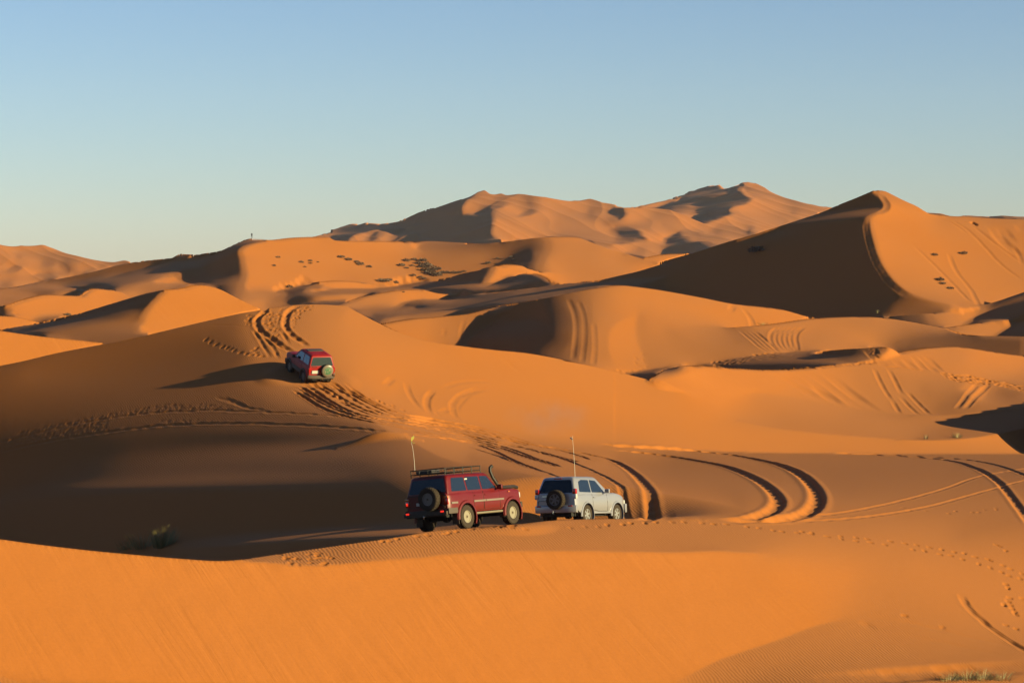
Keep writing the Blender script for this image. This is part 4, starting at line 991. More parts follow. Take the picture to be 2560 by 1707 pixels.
    for xw in (0,wb):
        for s in (1,-1): wheel(root,(xw,s*(hw-P.get('wi',.13)),R),s,R,P.get('tw',.26),P['rim'],sp,rr=P.get('rr',.6))
    # --- windows
    def side(s): return lambda a,b,o: (a,s*(Yw(b)+o),b)
    def rearf(a,b,o): return (X_r(b)-o,a,b)
    def frontf(a,b,o): return (X_f(b)+o,a,b)
    for s in (1,-1):
        for poly in P['windows']: panel(rpoly(poly,.05),side(s),.006,'side_window',P.get('sglass',M_GLSB),root)
        for poly in P.get('seams',[]):pass
    wr=w0-.10
    panel(rpoly([(-wr,zb+P.get('rw0',.05)),(wr,zb+P.get('rw0',.05)),(w1-.09,zr-.085),(-w1+.09,zr-.085)],.07),rearf,.008,'rear_window',P['rglass'],root)
    panel(rpoly([(-w0+.07,zb+.06),(w0-.07,zb+.06),(w1-.08,zr-.05),(-w1+.08,zr-.05)],.06),frontf,.006,'windscreen',M_GLSB,root)
    # --- door seams: thin dark grooves as proud strips, handles
    for s in (1,-1):
        for x0,x1 in P['doors']:
            d=MB();zt=zb-.02
            yy=lambda z: s*(hw*(1-P.get('tuck',.03)*max(0,(z-zs)/(zb-zs)-.55)/.45)+.002)
            zz=[]
            for x in (x0,x1):
                zl=zs+.06
                for xw in (0,wb):
                    if abs(x-xw)<RA+.02: zl=max(zl,R+math.sqrt(max(0,(RA+.04)**2-(x-xw)**2)))
                zz.append(zl)
            d.tube([(x0,yy(zt)-s*.008,zt),(x0,yy((zz[0]+zt)/2),(zz[0]+zt)/2),(x0,yy(zz[0]),zz[0]),(min(x0+RA,(x0+x1)/2),yy(zs+.06),zs+.06),(max((x0+x1)/2,x1-.02),yy(zs+.06),zs+.06),(x1,yy(zz[1]),zz[1]),(x1,yy((zz[1]+zt)/2),(zz[1]+zt)/2),(x1,yy(zt)-s*.008,zt)],.006,4)
            o=d.build('door',M_BLK,root)
            h=MB();h.box((x0+.14,s*(hw-.005),zb-.15),(.18,.04,.035));h.build('handle',P.get('handle',P['paint']),o,bev=.008)
        m=MB();xm=P['mirror'];m.box((xm,s*(hw+.13),zb+.09),(.10,.20,.17));m.box((xm,s*(hw+.0),zb+.03),(.06,.12,.06));m.build('wing_mirror',P.get('mirm',P['paint']),root,bev=.03)
    # --- bumpers
    b=MB();bz=P['bz'];v=[]
    def bump(x0,x1,z0,z1,wf):
        n=12;R_=[]
        for k in range(n+1):
            t=-1+2*k/n;y=t*hw*wf;dx=.10*abs(t)**4
            sx=1 if x1>x0 else -1
            xi=x0-sx*.12;xo=x1-sx*dx
            R_.append([(xi,y,z0),(xo,y,z0+.02),(xo,y,z1-.03),(xo-sx*.03,y,z1),(xi,y,z1)])
        return MB().rings(R_,True,True)
    bump(xr,xr-P['rbp'],bz[0],bz[1],1.0).build('rear_bumper',P['bumper'],root,bev=.012)
    bump(xf,xf+P['fbp'],bz[2],bz[3],.98).build('front_bumper',P['bumper'],root,bev=.012)
    for k in P.get('extra',[]): k(root,P,locals())
    for s in (1,-1):
        hl=MB();hl.box((xf-.03,s*(hw-.27),P['nose']-.17),(.10,.34,.20));hl.build('headlight',M_CLR,root,bev=.03)
    g=MB();g.box((xf-.005,0,P['nose']-.18),(.06,W*.5,.16));g.build('grille',M_BLK,root,bev=.01)
    # flares
    if P.get('flare'):
        for xw in (0,wb):
            for s in (1,-1):
                R_=[]
                for k in range(-2,19):
                    a=math.radians(k*10+5) if True else 0
                    a=math.radians(-8+k*10.9)
                    cx,cz=math.cos(a),math.sin(a);Ri=RA-.005;Ro=RA+P.get('flw',.09)
                    o=P['flare']
                    R_.append([(xw+cx*Ri,s*(hw-.06),R+cz*Ri),(xw+cx*(Ri+.005),s*(hw+o),R+cz*Ri),(xw+cx*(Ro-.03),s*(hw+o*.8),R+cz*(Ro-.03)),(xw+cx*Ro,s*(hw-.01),R+cz*Ro)])
                MB().rings(R_,True,True).build('wheel_arch',P['flm'],root)
    return root
def place(root,hub,hubpx,Y,yaw,pitch,roll):
    """hub: local point that must appear at photo pixel hubpx at depth Y"""
    y,p,r=map(math.radians,(yaw,pitch,roll))
    f=Vector((math.sin(y)*math.cos(p),math.cos(y)*math.cos(p),math.sin(p)))
    l=Vector((-math.cos(y),math.sin(y),0));u=f.cross(l)
    l2=l*math.cos(r)-u*math.sin(r);u2=f.cross(l2)
    M=Matrix((f,l2,u2)).transposed()
    T=Vector(((hubpx[0]-CX)/FS*Y,Y,(HZ-hubpx[1])/FS*Y))-M@Vector(hub)
    root.matrix_world=Matrix.Translation(T)@M.to_4x4()
    return root
# ---- extras
def driver(root,x,y,zb):
    e=MB();R_=[]
    for z,rx,ry in ((zb-.45,.13,.20),(zb-.2,.14,.22),(zb+.02,.12,.22),(zb+.08,.07,.12),(zb+.11,.055,.06),(zb+.15,.055,.055),(zb+.2,.085,.07),(zb+.28,.10,.08),(zb+.36,.07,.06),(zb+.39,.01,.01)):
        R_.append([(x+rx*math.cos(a*math.pi/8),y+ry*math.sin(a*math.pi/8),z) for a in range(16)])
    e.rings(R_);return e
def ex_wagon(root,P,L):
    hw=L['hw'];xr=L['xr'];xf=L['xf'];zb=L['zb'];zr=L['zr'];zs=L['zs'];wb=L['wb'];R=L['R']
    X_r=L['X_r']
    # grey band along the doors and beige sill step
    for s in (1,-1):
        for a,b in ((-.40-.48,-.49),(.49,1.22),(1.24,wb-.50)):
            MB().box(((a+b)/2,s*(hw+.006),.93),(b-a,.022,.07)).build('side_moulding',M_BAND,root,bev=.006)
        st=MB();st.tube([(.55,s*(hw-.06),.50),(wb-.55,s*(hw-.06),.50)],.04,8)
        for x in (.8,1.5,2.1): st.tube([(x,s*(hw-.3),.55),(x,s*(hw-.06),.50)],.02,6)
        st.build('side_step',M_RIMB,root)
        f=MB();f.box((-.49,s*(hw-.15),.38),(.02,.28,.42));f.build('mud_flap',M_BLK,root)
        f=MB();f.box((wb-.50,s*(hw-.12),.42),(.02,.22,.3));f.build('mud_flap',M_BLK,root)
        q=MB();q.box((xr+.24,s*(hw-.005),.66),(.55,.03,.20));q.build('rear_corner_trim',M_GREY,root,bev=.01)
        t=MB();t.box((xr+.005,s*(hw-.10),1.0),(.07,.17,.22));o=t.build('tail_lamp',M_TL,root,bev=.015)
        a=MB();a.box((xr+.0,s*(hw-.10),1.15),(.07,.17,.08));a.build('indicator',M_AMB,o,bev=.01)
    b=MB();b.box((xr-.12,0,.60),(.10,1.88,.13));b.box((xr-.2,.25,.53),(.1,.5,.05));b.tube([(xr-.1,-.86,.52),(xr-.1,.86,.52)],.02);b.build('tow_bar',M_BLK,root,bev=.01)
    for s in (1,-1):
        l=MB();l.box((xr-.18,s*.76,.66),(.03,.13,.06));l.build('brake_lamp',M_TLON,root,bev=.008)
    l=MB();l.box((xr-.02,.86,1.0),(.04,.08,.10));l.build('brake_lamp',M_TLON,root,bev=.008)
    h=MB();h.lathe_y([(.001,-.03),(.03,-.02),(.03,.02),(.001,.03)],10,(xr-.24,0,.52));h.box((xr-.2,0,.47),(.12,.05,.05));h.build('tow_hitch',M_CHR,root)
    # spare wheel on the tailgate, right of centre
    w=wheel(root,(xr-.17,-.24,1.12),1,.40,.26,M_RIMD,0,'spare_wheel',.56,axis=(0,0,math.radians(90)))
    c=MB();c.box((xr-.02,-.24,1.12),(.12,.3,.3));c.tube([(xr-.02,-.8,.8),(xr-.02,-.24,1.1)],.03);c.build('spare_carrier',M_BLK,root)
    MB().box((xr-.005,0,zb-.02),(.02,1.66,.02)).build('tailgate_seam',M_BLK,root);MB().box((xr-.005,0,.86),(.02,1.7,.015)).build('tailgate_seam',M_BLK,root)
    p=MB();p.box((xr-.02,.25,.97),(.02,.40,.11));p.build('number_plate',M_PLT,root)
    # roof rack
    rk=bpy.data.objects.new('roof_rack',None);COL.objects.link(rk);rk.parent=root
    x0,x1,w=X_r(zr)+.0,X_r(zr)+2.15,hw-.20;z0=zr+.12;z1=zr+.27
    fr=MB()
    for z,q in ((z0,.018),(z1,.020)):
        fr.tube([(x0,-w,z),(x1,-w,z),(x1,w,z),(x0,w,z),(x0,-w,z)],q,6)
    po=fr
    for i in range(5):
        x=x0+(x1-x0)*i/4
        for s in (1,-1): po.tube([(x,s*w,z0-.10),(x,s*w,z1)],.017,6)
    for i in range(1,4):
        y=-w+2*w*i/4
        for x in (x0,x1): po.tube([(x,y,z0),(x,y,z1)],.014,6)
    po.build('rack_frame',M_BLK,rk)
    sl_=MB()
    for i in range(9): x=x0+(x1-x0)*(i+.5)/9;sl_.box((x,0,z0),(.06,2*w,.02))
    sl_.build('rack_slat',M_BLK,rk)
    bx=MB();bx.box((x0+.35,.25,z0+.07),(.5,.7,.10));bx.build('rack_tray',M_GREY,rk,bev=.02)
    # snorkel on the right front wing and pillar
    s_=MB();s_.tube([(wb+.55,-hw+.10,zb+.02),(wb+.25,-hw+.04,zb+.06),(1.98+.30,-hw+.03,zb+.06),(1.98+.12,-hw+.02,zb+.12),(1.90,-hw+.09,zr-.18),(1.82,-hw+.13,zr+.05),(1.84,-hw+.13,zr+.17),(1.95,-hw+.12,zr+.23)],[.06,.065,.07,.06,.055,.055,.06,.065],10)
    s_.build('snorkel',M_BLK,root)
    a=MB();a.box((wb-.15,-hw-.004,zb-.10),(.10,.02,.04));a.build('side_indicator',M_AMB,root)
    an=bpy.data.objects.new('aerial',None);COL.objects.link(an);an.parent=root
    an.location=(X_r(zr)+.12,hw-.30,z1)
    wv=MB();wv.tube([(0,0,0),(.0,-.01,.35),(-.01,.0,.75),(-.03,.03,1.08)],[.010,.008,.007,.006],6);wv.build('whip',M_WHT,an)
    fl=MB();fl.add([(-.03,.03,1.06),(.02,-.07,1.16),(-.02,-.11,1.26),(-.06,-.01,1.20),(-.05,.02,1.05),(-.0,-.08,1.15),(-.04,-.12,1.25),(-.08,-.02,1.19)],[(0,1,2,3),(7,6,5,4),(0,4,5,1),(1,5,6,2),(2,6,7,3),(3,7,4,0)]);fl.tube([(-.03,.03,1.07),(-.05,-.08,.98),(-.03,-.11,1.0)],.012,5);fl.build('flag',M_YEL,an)
    # sticker on the rear quarter glass
    st=MB();st.box((.28,-(L['Yw'](zr-.17)+.008),zr-.17),(.16,.004,.06));st.build('window_sticker',M_PLT,root)
def ex_silver(root,P,L):
    hw=L['hw'];xr=L['xr'];zb=L['zb'];zr=L['zr'];X_r=L['X_r'];wb=L['wb']
    for s in (1,-1):
        t=MB();t.box((xr+.045,s*(hw-.09),1.30),(.14,.16,.20));o=t.build('tail_lamp',M_TL,root,bev=.03)
        a=MB();a.box((xr+.035,s*(hw-.075),1.10),(.14,.17,.19));a.build('lamp_lens',M_CLR,o,bev=.03)
        rf=MB();rf.box((xr-.13,s*(hw-.22),.73),(.03,.18,.06));rf.build('reflector',M_TL,root,bev=.008)
        st=MB();st.box((wb*.5,s*(hw-.02),.44),(wb-1.0,.10,.07));st.build('side_step',P['paint'],root,bev=.02)
    tb=MB();tb.box((X_r(zr)-.00,0,zr-.03),(.05,.34,.045));tb.build('brake_lamp',M_TL,root,bev=.01)
    wheel(root,(xr-.17,-.10,.98),1,.375,.25,M_RIMD,6,'spare_wheel',.62,axis=(0,0,math.radians(90)))
    p=MB();p.box((xr-.02,.56,.80),(.03,.46,.30));o=p.build('number_plate_recess',M_BLK,root,bev=.01)
    q=MB();q.box((xr-.04,.56,.83),(.015,.38,.20));q.build('number_plate',M_PLT,o)
    h=MB();h.box((xr-.15,.0,.46),(.2,.05,.05));h.tube([(xr-.24,0,.46),(xr-.24,0,.54)],.025);h.build('tow_hitch',M_CHR,root)
    hd=MB();hd.box((xr-.02,.45,1.12),(.03,.30,.04));hd.build('tailgate_handle',M_CHR,root)
    an=bpy.data.objects.new('aerial',None);COL.objects.link(an);an.parent=root;an.location=(X_r(zr)+.35,-hw+.36,zr+.03)
    wv=MB();wv.tube([(0,0,0),(.0,.01,.5),(-.01,.03,1.1),(-.02,.055,1.62)],[.010,.008,.006,.005],6);wv.build('whip',M_WHT,an)
    fl=MB();fl.add([(-.02,.05,1.5),(-.03,.15,1.58),(-.02,.17,1.53),(-.01,.07,1.45),(0,.05,1.5),(-.01,.15,1.58),(0,.17,1.53),(.01,.07,1.45)],[(0,1,2,3),(7,6,5,4),(0,4,5,1),(1,5,6,2),(2,6,7,3),(3,7,4,0)]);fl.build('flag',M_WHT,an)
def ex_red(root,P,L):
    hw=L['hw'];xr=L['xr'];zb=L['zb'];zr=L['zr'];X_r=L['X_r'];X_f=L['X_f'];wb=L['wb']
    for s in (1,-1):
        t=MB();t.box((xr+.02,s*(hw-.10),.98),(.09,.15,.28));t.build('tail_lamp',M_TL,root,bev=.02)
        c=MB();c.box((.5*wb,s*(hw-.002),.60),(wb-.9,.03,.26));c.build('side_cladding',M_GREY,root,bev=.01)
    k=MB();k.box((xr-.05,-.78,.66),(.10,.14,.16));k.build('bumper_lamp',M_CHR,root,bev=.02)
    # spare wheel with hard cover
    e=bpy.data.objects.new('spare_wheel',None);COL.objects.link(e);e.parent=root;e.location=(xr-.16,-.28,.98);e.rotation_euler=(0,0,math.radians(90))
    t=MB();t.lathe_y([(.30,-.12),(.36,-.12),(.375,-.06),(.375,.05),(.36,.09)],36);t.build('tyre',M_TYR,e)
    c=MB();c.lathe_y([(.375,.04),(.37,.10),(.33,.13),(.30,.14),(.001,.15)],36);c.build('wheel_cover',M_COVER,e)
    p=MB();p.box((xr-.03,.42,.86),(.03,.44,.18));p.build('number_plate',M_PLT,root)
    n=MB();n.box((xr-.005,.50,1.17),(.012,.32,.035));n.build('tailgate_badge',M_CHR,root)
    rs=MB();rs.box((X_f(zr)-.58,0,zr+.055),(.50,hw*1.15,.03));rs.build('roof_hatch',M_GREY,root,bev=.02)
    gr=MB()
    for i in range(5):
        y=-.45+.225*i;gr.box((X_r(zr)+.75,y,zr+.046),(.9,.035,.016))
    gr.build('roof_ridge',P['paint'],root,bev=.004)
    h=MB();h.box((xr-.13,.0,.42),(.14,.05,.05));h.tube([(xr-.2,0,.42),(xr-.2,0,.5)],.03);h.build('tow_hitch',M_CHR,root)
    m=MB();m.box((X_r(zr)+.02,-hw+.20,zr-.16),(.05,.05,.10));m.build('wiper_cap',M_CHR,root,bev=.01)
M_COVER=bpy.data.materials.new('spare_cover');M_COVER.use_nodes=True
def _cover():
    n=M_COVER.node_tree;L=n.links.new;b=n.nodes['Principled BSDF'];b.inputs['Roughness'].default_value=.35
    tc=n.nodes.new('ShaderNodeTexCoord');sp=n.nodes.new('ShaderNodeSeparateXYZ');L(tc.outputs['Object'],sp.inputs[0])
    cb=n.nodes.new('ShaderNodeCombineXYZ');L(sp.outputs['X'],cb.inputs[0]);L(sp.outputs['Z'],cb.inputs[1])
    ln=n.nodes.new('ShaderNodeVectorMath');ln.operation='LENGTH';L(cb.outputs[0],ln.inputs[0])
    no=n.nodes.new('ShaderNodeTexNoise');L(cb.outputs[0],no.inputs['Vector']);no.inputs['Scale'].default_value=9;no.inputs['Detail'].default_value=3
    cr=n.nodes.new('ShaderNodeValToRGB');L(no.outputs[0],cr.inputs[0]);e=cr.color_ramp.elements
    e[0].position=.35;e[0].color=(.07,.10,.09,1);e[1].position=.62;e[1].color=(.16,.14,.09,1)
    x=cr.color_ramp.elements.new(.47);x.color=(.025,.09,.025,1);x=cr.color_ramp.elements.new(.54);x.color=(.04,.10,.07,1)
    ma=n.nodes.new('ShaderNodeMapRange');L(ln.outputs['Value'],ma.inputs[0]);ma.inputs[1].default_value=.20;ma.inputs[2].default_value=.26
    mx=n.nodes.new('ShaderNodeMix');mx.data_type='RGBA';L(ma.outputs[0],mx.inputs[0]);L(cr.outputs[0],mx.inputs[6]);mx.inputs[7].default_value=(.11,.09,.065,1)
    L(mx.outputs[2],b.inputs['Base Color'])
_cover()
WAG=dict(name='station_wagon',label='dark red five-door off-road wagon with roof rack and black snorkel',
 W=1.90,wb=2.85,R=.405,ro=1.04,fo=.70,sill=.56,belt=1.28,hood=1.30,nose=1.20,cowl=2.22,roof=1.90,gr=(-1.00,-.84),gf=(2.20,1.62),gin0=.05,gin1=.18,
 paint=M_RED,rim=M_RIMB,spokes=0,rr=.55,tw=.29,wi=.12,corner=.08,rearup=.06,
 windows=[[(-.74,1.33),(.16,1.33),(.14,1.81),(-.60,1.81)],[(.24,1.33),(1.06,1.33),(1.04,1.81),(.22,1.81)],[(1.14,1.33),(1.98,1.33),(1.58,1.80),(1.12,1.81)]],
 rglass=M_GLS,doors=[(.50,1.10),(1.12,2.12)],mirror=1.98,mirm=M_RED,bz=(.58,.74,.56,.78),rbp=.08,fbp=.10,bumper=M_BLK,flare=.055,flm=M_RED,flw=.10,extra=[ex_wagon])
SIL=dict(name='compact_suv',label='silver three-door off-road car with dark rear window and spare wheel, ahead of the red wagon',
 W=1.87,wb=2.455,R=.375,ro=.90,fo=.84,sill=.44,belt=1.20,hood=1.22,nose=1.00,cowl=1.92,roof=1.84,gr=(-.88,-.66),gf=(1.95,1.08),gin0=.06,gin1=.24,
 paint=M_SIL,rim=M_RIMS,spokes=6,corner=.18,tuck=.05,
 windows=[[(-.50,1.27),(.42,1.25),(.44,1.74),(-.14,1.75),(-.38,1.68)],[(.50,1.25),(1.52,1.24),(1.0,1.71),(.52,1.745)]],
 rglass=M_GLS,doors=[(.46,1.66)],mirror=1.42,bz=(.46,.76,.42,.78),rbp=.13,fbp=.12,bumper=M_SIL,flare=.035,flm=M_SIL,flw=.07,extra=[ex_silver])
RED=dict(name='compact_suv',label='bright red three-door off-road car climbing the tracked dune, green-patterned spare wheel cover',
 W=1.74,wb=2.37,R=.37,ro=.80,fo=.80,sill=.46,belt=1.18,hood=1.22,nose=1.06,cowl=1.86,roof=1.80,gr=(-.78,-.60),gf=(1.86,1.14),gin0=.05,gin1=.21,
 paint=M_RED2,rim=M_RIMD,spokes=6,corner=.12,
 windows=[[(-.56,1.24),(.30,1.24),(.30,1.71),(-.42,1.71)],[(.40,1.24),(1.50,1.24),(1.08,1.69),(.42,1.71)]],
 rglass=M_GLSG,doors=[(.36,1.55)],mirror=1.42,mirm=M_BLK,bz=(.44,.66,.42,.70),rbp=.12,fbp=.10,bumper=M_GREY,flare=.05,flm=M_GREY,flw=.09,extra=[ex_red])
for c_ in CARS:
    r_=suv(dict(w=WAG,s=SIL,r=RED)[c_[0]]);place(r_,*c_[1:])
    k_=RSC if c_[0]=='r' else 1.04;h_=Vector(c_[1]);w_=r_.matrix_world@h_;r_.matrix_world=r_.matrix_world@Matrix.Scale(k_,4);r_.matrix_world=Matrix.Translation(w_-r_.matrix_world@h_)@r_.matrix_world
bpy.context.view_layer.update()

# =====================================================  plants and the far walker
def blade_mat(name,c1,c2):
    m=bpy.data.materials.new(name);m.use_nodes=True;n=m.node_tree;b=n.nodes['Principled BSDF'];L=n.links.new;b.inputs['Roughness'].default_value=.7
    g=n.nodes.new('ShaderNodeNewGeometry');cr=n.nodes.new('ShaderNodeMix');cr.data_type='RGBA';L(g.outputs['Random Per Island'],cr.inputs[0])
    cr.inputs[6].default_value=(*c1,1);cr.inputs[7].default_value=(*c2,1);L(cr.outputs[2],b.inputs['Base Color']);return m
M_GRS=blade_mat('dry_grass',(.17,.145,.04),(.10,.085,.03));M_GRS2=blade_mat('green_grass',(.10,.09,.03),(.20,.16,.07));M_SHR=blade_mat('shrub_leaves',(.045,.020,.010),(.085,.048,.024))
def tuft(name,p,n,h,spread,mtl,label,cat,group=None,seed=1,lean=0.):
    r=random.Random(seed);mb=MB()
    for i in range(n):
        a=r.random()*6.283;d=spread*r.random()**.7*.6;b=Vector((d*math.cos(a),d*math.sin(a)*.7,-.05));hh=h*r.uniform(.45,1.05);ln=r.uniform(.15,.75)*spread
        tip=b+Vector((math.cos(a)*ln+lean*hh,math.sin(a)*ln,hh));mid=(b+tip)/2+Vector((0,0,hh*.14));w=r.uniform(.004,.008)
        s=Vector((-math.sin(a+1),math.cos(a+1),0))*w
        mb.add([b-s,b+s,mid+s*.8,mid-s*.8,tip],[(0,1,2,3),(3,2,4)])
    o=mb.build(name,mtl,smooth=False);o.location=p;tag(o,label,cat,group);return o
def gp(s,dz=0):
    x,y=P(s)[0];p=surf(x,y);return Vector((p.x,p.y,height(p.x,p.y)+dz))
tuft('grass_tuft',gp('L 905,1035'),360,1.1,.85,M_GRS,'tallest yellow-green grass tuft in the shaded hollow, lit at its tip','grass',seed=3,lean=.1)
tuft('grass_tuft',gp('L 800,1040'),260,.9,1.2,M_GRS,'wide olive grass clump in the shaded hollow, left of the tallest tuft','grass',seed=4)
tuft('grass_tuft',gp('L 700,1050'),90,.6,.7,M_GRS,'low sparse grass at the left end of the clump in the shaded hollow','grass',seed=5)
for i,(px,hh,lb) in enumerate((('M 1930,1108',.28,'short straw grass tuft at the bottom edge, leftmost of its row'),('M 2030,1104',.34,'straw grass tuft at the bottom edge, second in its row from the left'),('M 2110,1106',.36,'dense straw grass tuft in the middle of the bottom right row'),('M 2220,1100',.30,'thin straw grass tuft at the bottom edge, nearest the right corner'))):
    tuft('grass_tuft',gp(px),110,hh*1.15,.6,M_GRS2,lb,'grass','grass tufts along the bottom right edge',seed=20+i)
tuft('grass_tuft',gp('H 1790,1192'),120,.55,.6,M_GRS2,'pale green tuft at the rim of the dark hollow, right side','grass',seed=31)
tuft('grass_tuft',gp('H 1525,1196'),50,.5,.25,M_GRS2,'tiny thin tuft at the rim of the dark hollow, left of the pale one','grass',seed=32)
tuft('grass_tuft',gp('G 1700,378'),90,.5,.9,M_GRS2,'small green tuft at the foot of the bright slope behind the tracked dune','grass',seed=33)
tuft('grass_tuft',gp('H 1123,140'),60,.7,.5,M_GRS2,'lone pale tuft in the shade at the foot of the big dune','grass',seed=34)
def shrub(px,r,label,seed,h=.8):
    p=gp(px);rr=random.Random(seed);mb=MB()
    for i in range(170):
        a=rr.random()*6.283;d=r*rr.random()**.5;z=h*r*rr.random()**.8*(1-(d/r)**2*.6);c=Vector((d*math.cos(a),d*math.sin(a),z));s=r*rr.uniform(.10,.22)
        q=[c+Vector((rr.uniform(-s,s),rr.uniform(-s,s),rr.uniform(-s,s))) for _ in range(4)];mb.add(q,[(0,1,2,3)])
    o=mb.build('desert_shrub',M_SHR,smooth=False);o.location=p;tag(o,label,'shrub','desert shrubs on the far dune');return o
_sh=[('B 655,682',2.2,'upper'),('B 620,755',2.,'lower'),('B 850,722',2.4,''),('B 925,720',2.2,''),('B 880,765',1.6,''),('B 925,738',2.,''),('B 990,726',1.4,''),('B 1185,690',3.6,''),('B 1245,710',3.4,''),('B 1315,722',2.6,''),('B 1345,748',4.,''),('B 1420,768',3.,''),('B 1735,712',3.8,''),('B 1800,703',3.,''),('B 1690,760',4.,''),('B 1735,775',2.2,''),('B 1780,755',2.4,''),('B 1870,715',4.5,''),('B 1835,735',3.6,''),('B 1900,745',4.4,''),('B 1870,765',4.4,''),('B 1925,770',4.6,''),('B 1900,795',5.,''),('B 1950,800',5.,''),('B 1990,790',4.4,''),('B 1960,830',5.,''),('B 2000,835',4.4,''),('B 1925,820',4.6,''),('B 2030,815',3.6,''),('B 2075,820',3.2,''),('B 2130,815',3.2,''),('B 2175,812',3.,''),('B 2215,808',2.6,''),('B 1790,838',3.,''),('B 1850,842',2.8,''),('B 1885,858',2.4,''),('B 1520,888',4.4,''),('B 1560,892',4.,''),('B 1640,892',3.4,''),('B 1590,880',3.,''),('B 750,930',3.4,''),('B 1710,980',1.2,''),('C 740,733',3.,''),('C 820,695',2.,''),('C 935,685',2.4,''),('C 955,710',2.4,'')]
_where=['highest of the two on the left of the bright slope','lower of the two on the left of the bright slope','left end of the small upper row','right part of the small upper row','alone below the small upper row','middle of the small upper row','right end of the small upper row','left end of the diagonal row','second along the diagonal row','third along the diagonal row','widest in the diagonal row','right end of the diagonal row']
for i,(px,r,_) in enumerate(_sh):
    if i<len(_where): lb='dark shrub, far dune: '+_where[i]
    else:
        kd='large' if r>=4.4 else 'mid-sized' if r>=3. else 'small'
        x,y=P(px)[0]
        lb='%s dark shrub, far dune, %s'%(kd,['leftmost of the thicket top','second of the thicket top','left of the thicket','just below its left neighbour','above the left spur','at the thicket head','on the left rim of the thicket head','on the right rim of the thicket','on the left flank of the thicket','in the upper heart of the thicket','in the middle of the thicket','right of the thicket middle','on the right flank of the thicket','at the foot of the thicket','at the lower right foot of the thicket','on the lower left of the thicket','first right of the thicket','second right of the thicket','third right of the thicket','fourth right of the thicket','last of the row right of the thicket','left of the small lower trio','middle of the small lower trio','right of the small lower trio','left in the isolated low patch','middle of the isolated low patch','right end of the isolated low patch','top of the isolated low patch','foot of the slope by the low crest','alone on the low dune below','left by the dark hollow','above the dark hollow','upper one at the dark hollow edge','in the mouth of the dark hollow'][i-len(_where)])
    shrub(px,r*.32,lb,100+i,.7)
for i,(px,r,lb) in enumerate((('E 1600,667',.7,'small dark shrub on the bright face of the big dune, upper left'),('E 1838,660',.9,'dark wedge-shaped shrub on the bright face of the big dune, upper right'),('E 1640,880',.9,'topmost dark shrub in the low trio on the big dune face'),('E 1665,912',.7,'middle dark shrub in the low trio on the big dune face'),('E 1730,948',.7,'lowest dark shrub in the low trio on the big dune face'),('D 1320,632',1.8,'dark green shrub patch on the shaded slope of the big dune'),('A 565,765',1.,'lone dark shrub on the crest of the shaded left dune'))):
    o=shrub(px,r,lb,200+i,.6);o['group']='lone shrubs'
# the walker on the far crest
def walker():
    x,y=P('B 435,524')[0];p=surf(x,y+3);p=Vector((p.x,p.y,p.y*(HZ-y)/FS));s=1.0
    me=bpy.data.meshes.new('person')
    J=[(0,0,.98),(0,0,1.18),(0,0,1.42),(0,0,1.52),(0,0,1.66),(.10,0,.92),(.14,.02,.5),(.17,0,.03),(-.10,0,.92),(-.13,-.05,.5),(-.15,-.1,.03),(.19,0,1.40),(.26,0,1.14),(.24,-.1,.92),(-.19,0,1.40),(-.26,0,1.14),(-.22,-.12,.94),(.17,-.12,0),(-.15,-.2,0)]
    E=[(0,1),(1,2),(2,3),(3,4),(0,5),(5,6),(6,7),(0,8),(8,9),(9,10),(2,11),(11,12),(12,13),(2,14),(14,15),(15,16),(7,17),(10,18)]
    Rr=[.15,.14,.15,.06,.11,.10,.07,.05,.10,.07,.05,.07,.05,.035,.07,.05,.035,.04,.04]
    me.from_pydata([tuple(Vector(v)*s) for v in J],E,[]);o=bpy.data.objects.new('person',me);COL.objects.link(o);o.location=p
    o.modifiers.new('skin','SKIN')
    for i,r in enumerate(Rr): me.skin_vertices[0].data[i].radius=(r*s,r*s)
    me.skin_vertices[0].data[0].use_root=True
    m=o.modifiers.new('sub','SUBSURF');m.levels=m.render_levels=1
    me.materials.append(M_SHD);tag(o,'tiny dark figure standing on the skyline crest of the far left dune','person')
walker()

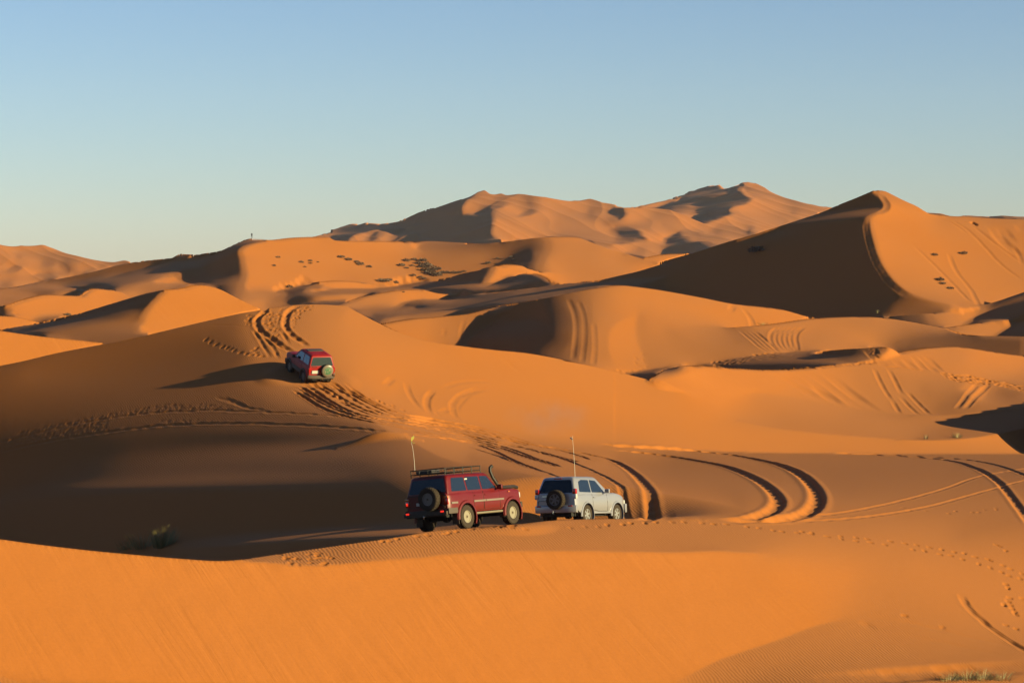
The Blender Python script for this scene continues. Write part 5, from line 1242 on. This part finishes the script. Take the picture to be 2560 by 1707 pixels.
# =====================================================  haze
def haze():
    mb=MB();mb.box((0,2400,90),(5200,5200,520));o=mb.build('haze',None or bpy.data.materials.new('haze_air'),smooth=False)
    m=o.data.materials[0];m.use_nodes=True;n=m.node_tree;n.nodes.clear();ou=n.nodes.new('ShaderNodeOutputMaterial');v=n.nodes.new('ShaderNodeVolumePrincipled')
    v.inputs['Color'].default_value=(.62,.68,.95,1);v.inputs['Density'].default_value=.000026;v.inputs['Anisotropy'].default_value=.0
    n.links.new(v.outputs[0],ou.inputs['Volume']);tag(o,kind='stuff')
haze()

def smoke():
    p=surf(*P('F 1930,1190')[0]);c=Vector((p.x,p.y,p.z))*(112/p.y)
    mb=MB();R_=[]
    for k in range(9):
        t=math.pi*(k+.02)/8.04;R_.append([(2.3*math.sin(t)*math.cos(a*math.pi/8),1.4*math.sin(t)*math.sin(a*math.pi/8),-1.05*math.cos(t)) for a in range(16)])
    mb.rings(R_);o=mb.build('exhaust_smoke',bpy.data.materials.new('smoke'));o.location=c+Vector((0,0,.2))
    m=o.data.materials[0];m.use_nodes=True;n=m.node_tree;n.nodes.clear();L=n.links.new;ou=n.nodes.new('ShaderNodeOutputMaterial');v=n.nodes.new('ShaderNodeVolumePrincipled')
    tc=n.nodes.new('ShaderNodeTexCoord');no=n.nodes.new('ShaderNodeTexNoise');L(tc.outputs['Object'],no.inputs['Vector']);no.inputs['Scale'].default_value=1.1;no.inputs['Detail'].default_value=3
    mp=n.nodes.new('ShaderNodeMapping');mp.inputs['Scale'].default_value=(1/2.3,1/1.4,1/1.05);L(tc.outputs['Object'],mp.inputs[0]);ln=n.nodes.new('ShaderNodeVectorMath');ln.operation='LENGTH';L(mp.outputs[0],ln.inputs[0])
    f=n.nodes.new('ShaderNodeMapRange');L(ln.outputs['Value'],f.inputs[0]);f.inputs[1].default_value=1.;f.inputs[2].default_value=.1
    g=n.nodes.new('ShaderNodeMapRange');L(no.outputs[0],g.inputs[0]);g.inputs[1].default_value=.42;g.inputs[2].default_value=.7
    mm=n.nodes.new('ShaderNodeMath');mm.operation='MULTIPLY';L(f.outputs[0],mm.inputs[0]);L(g.outputs[0],mm.inputs[1])
    m2=n.nodes.new('ShaderNodeMath');m2.operation='MULTIPLY';L(mm.outputs[0],m2.inputs[0]);m2.inputs[1].default_value=.38;L(m2.outputs[0],v.inputs['Density'])
    v.inputs['Color'].default_value=(.30,.26,.30,1);L(v.outputs[0],ou.inputs['Volume']);tag(o,kind='stuff')
smoke()
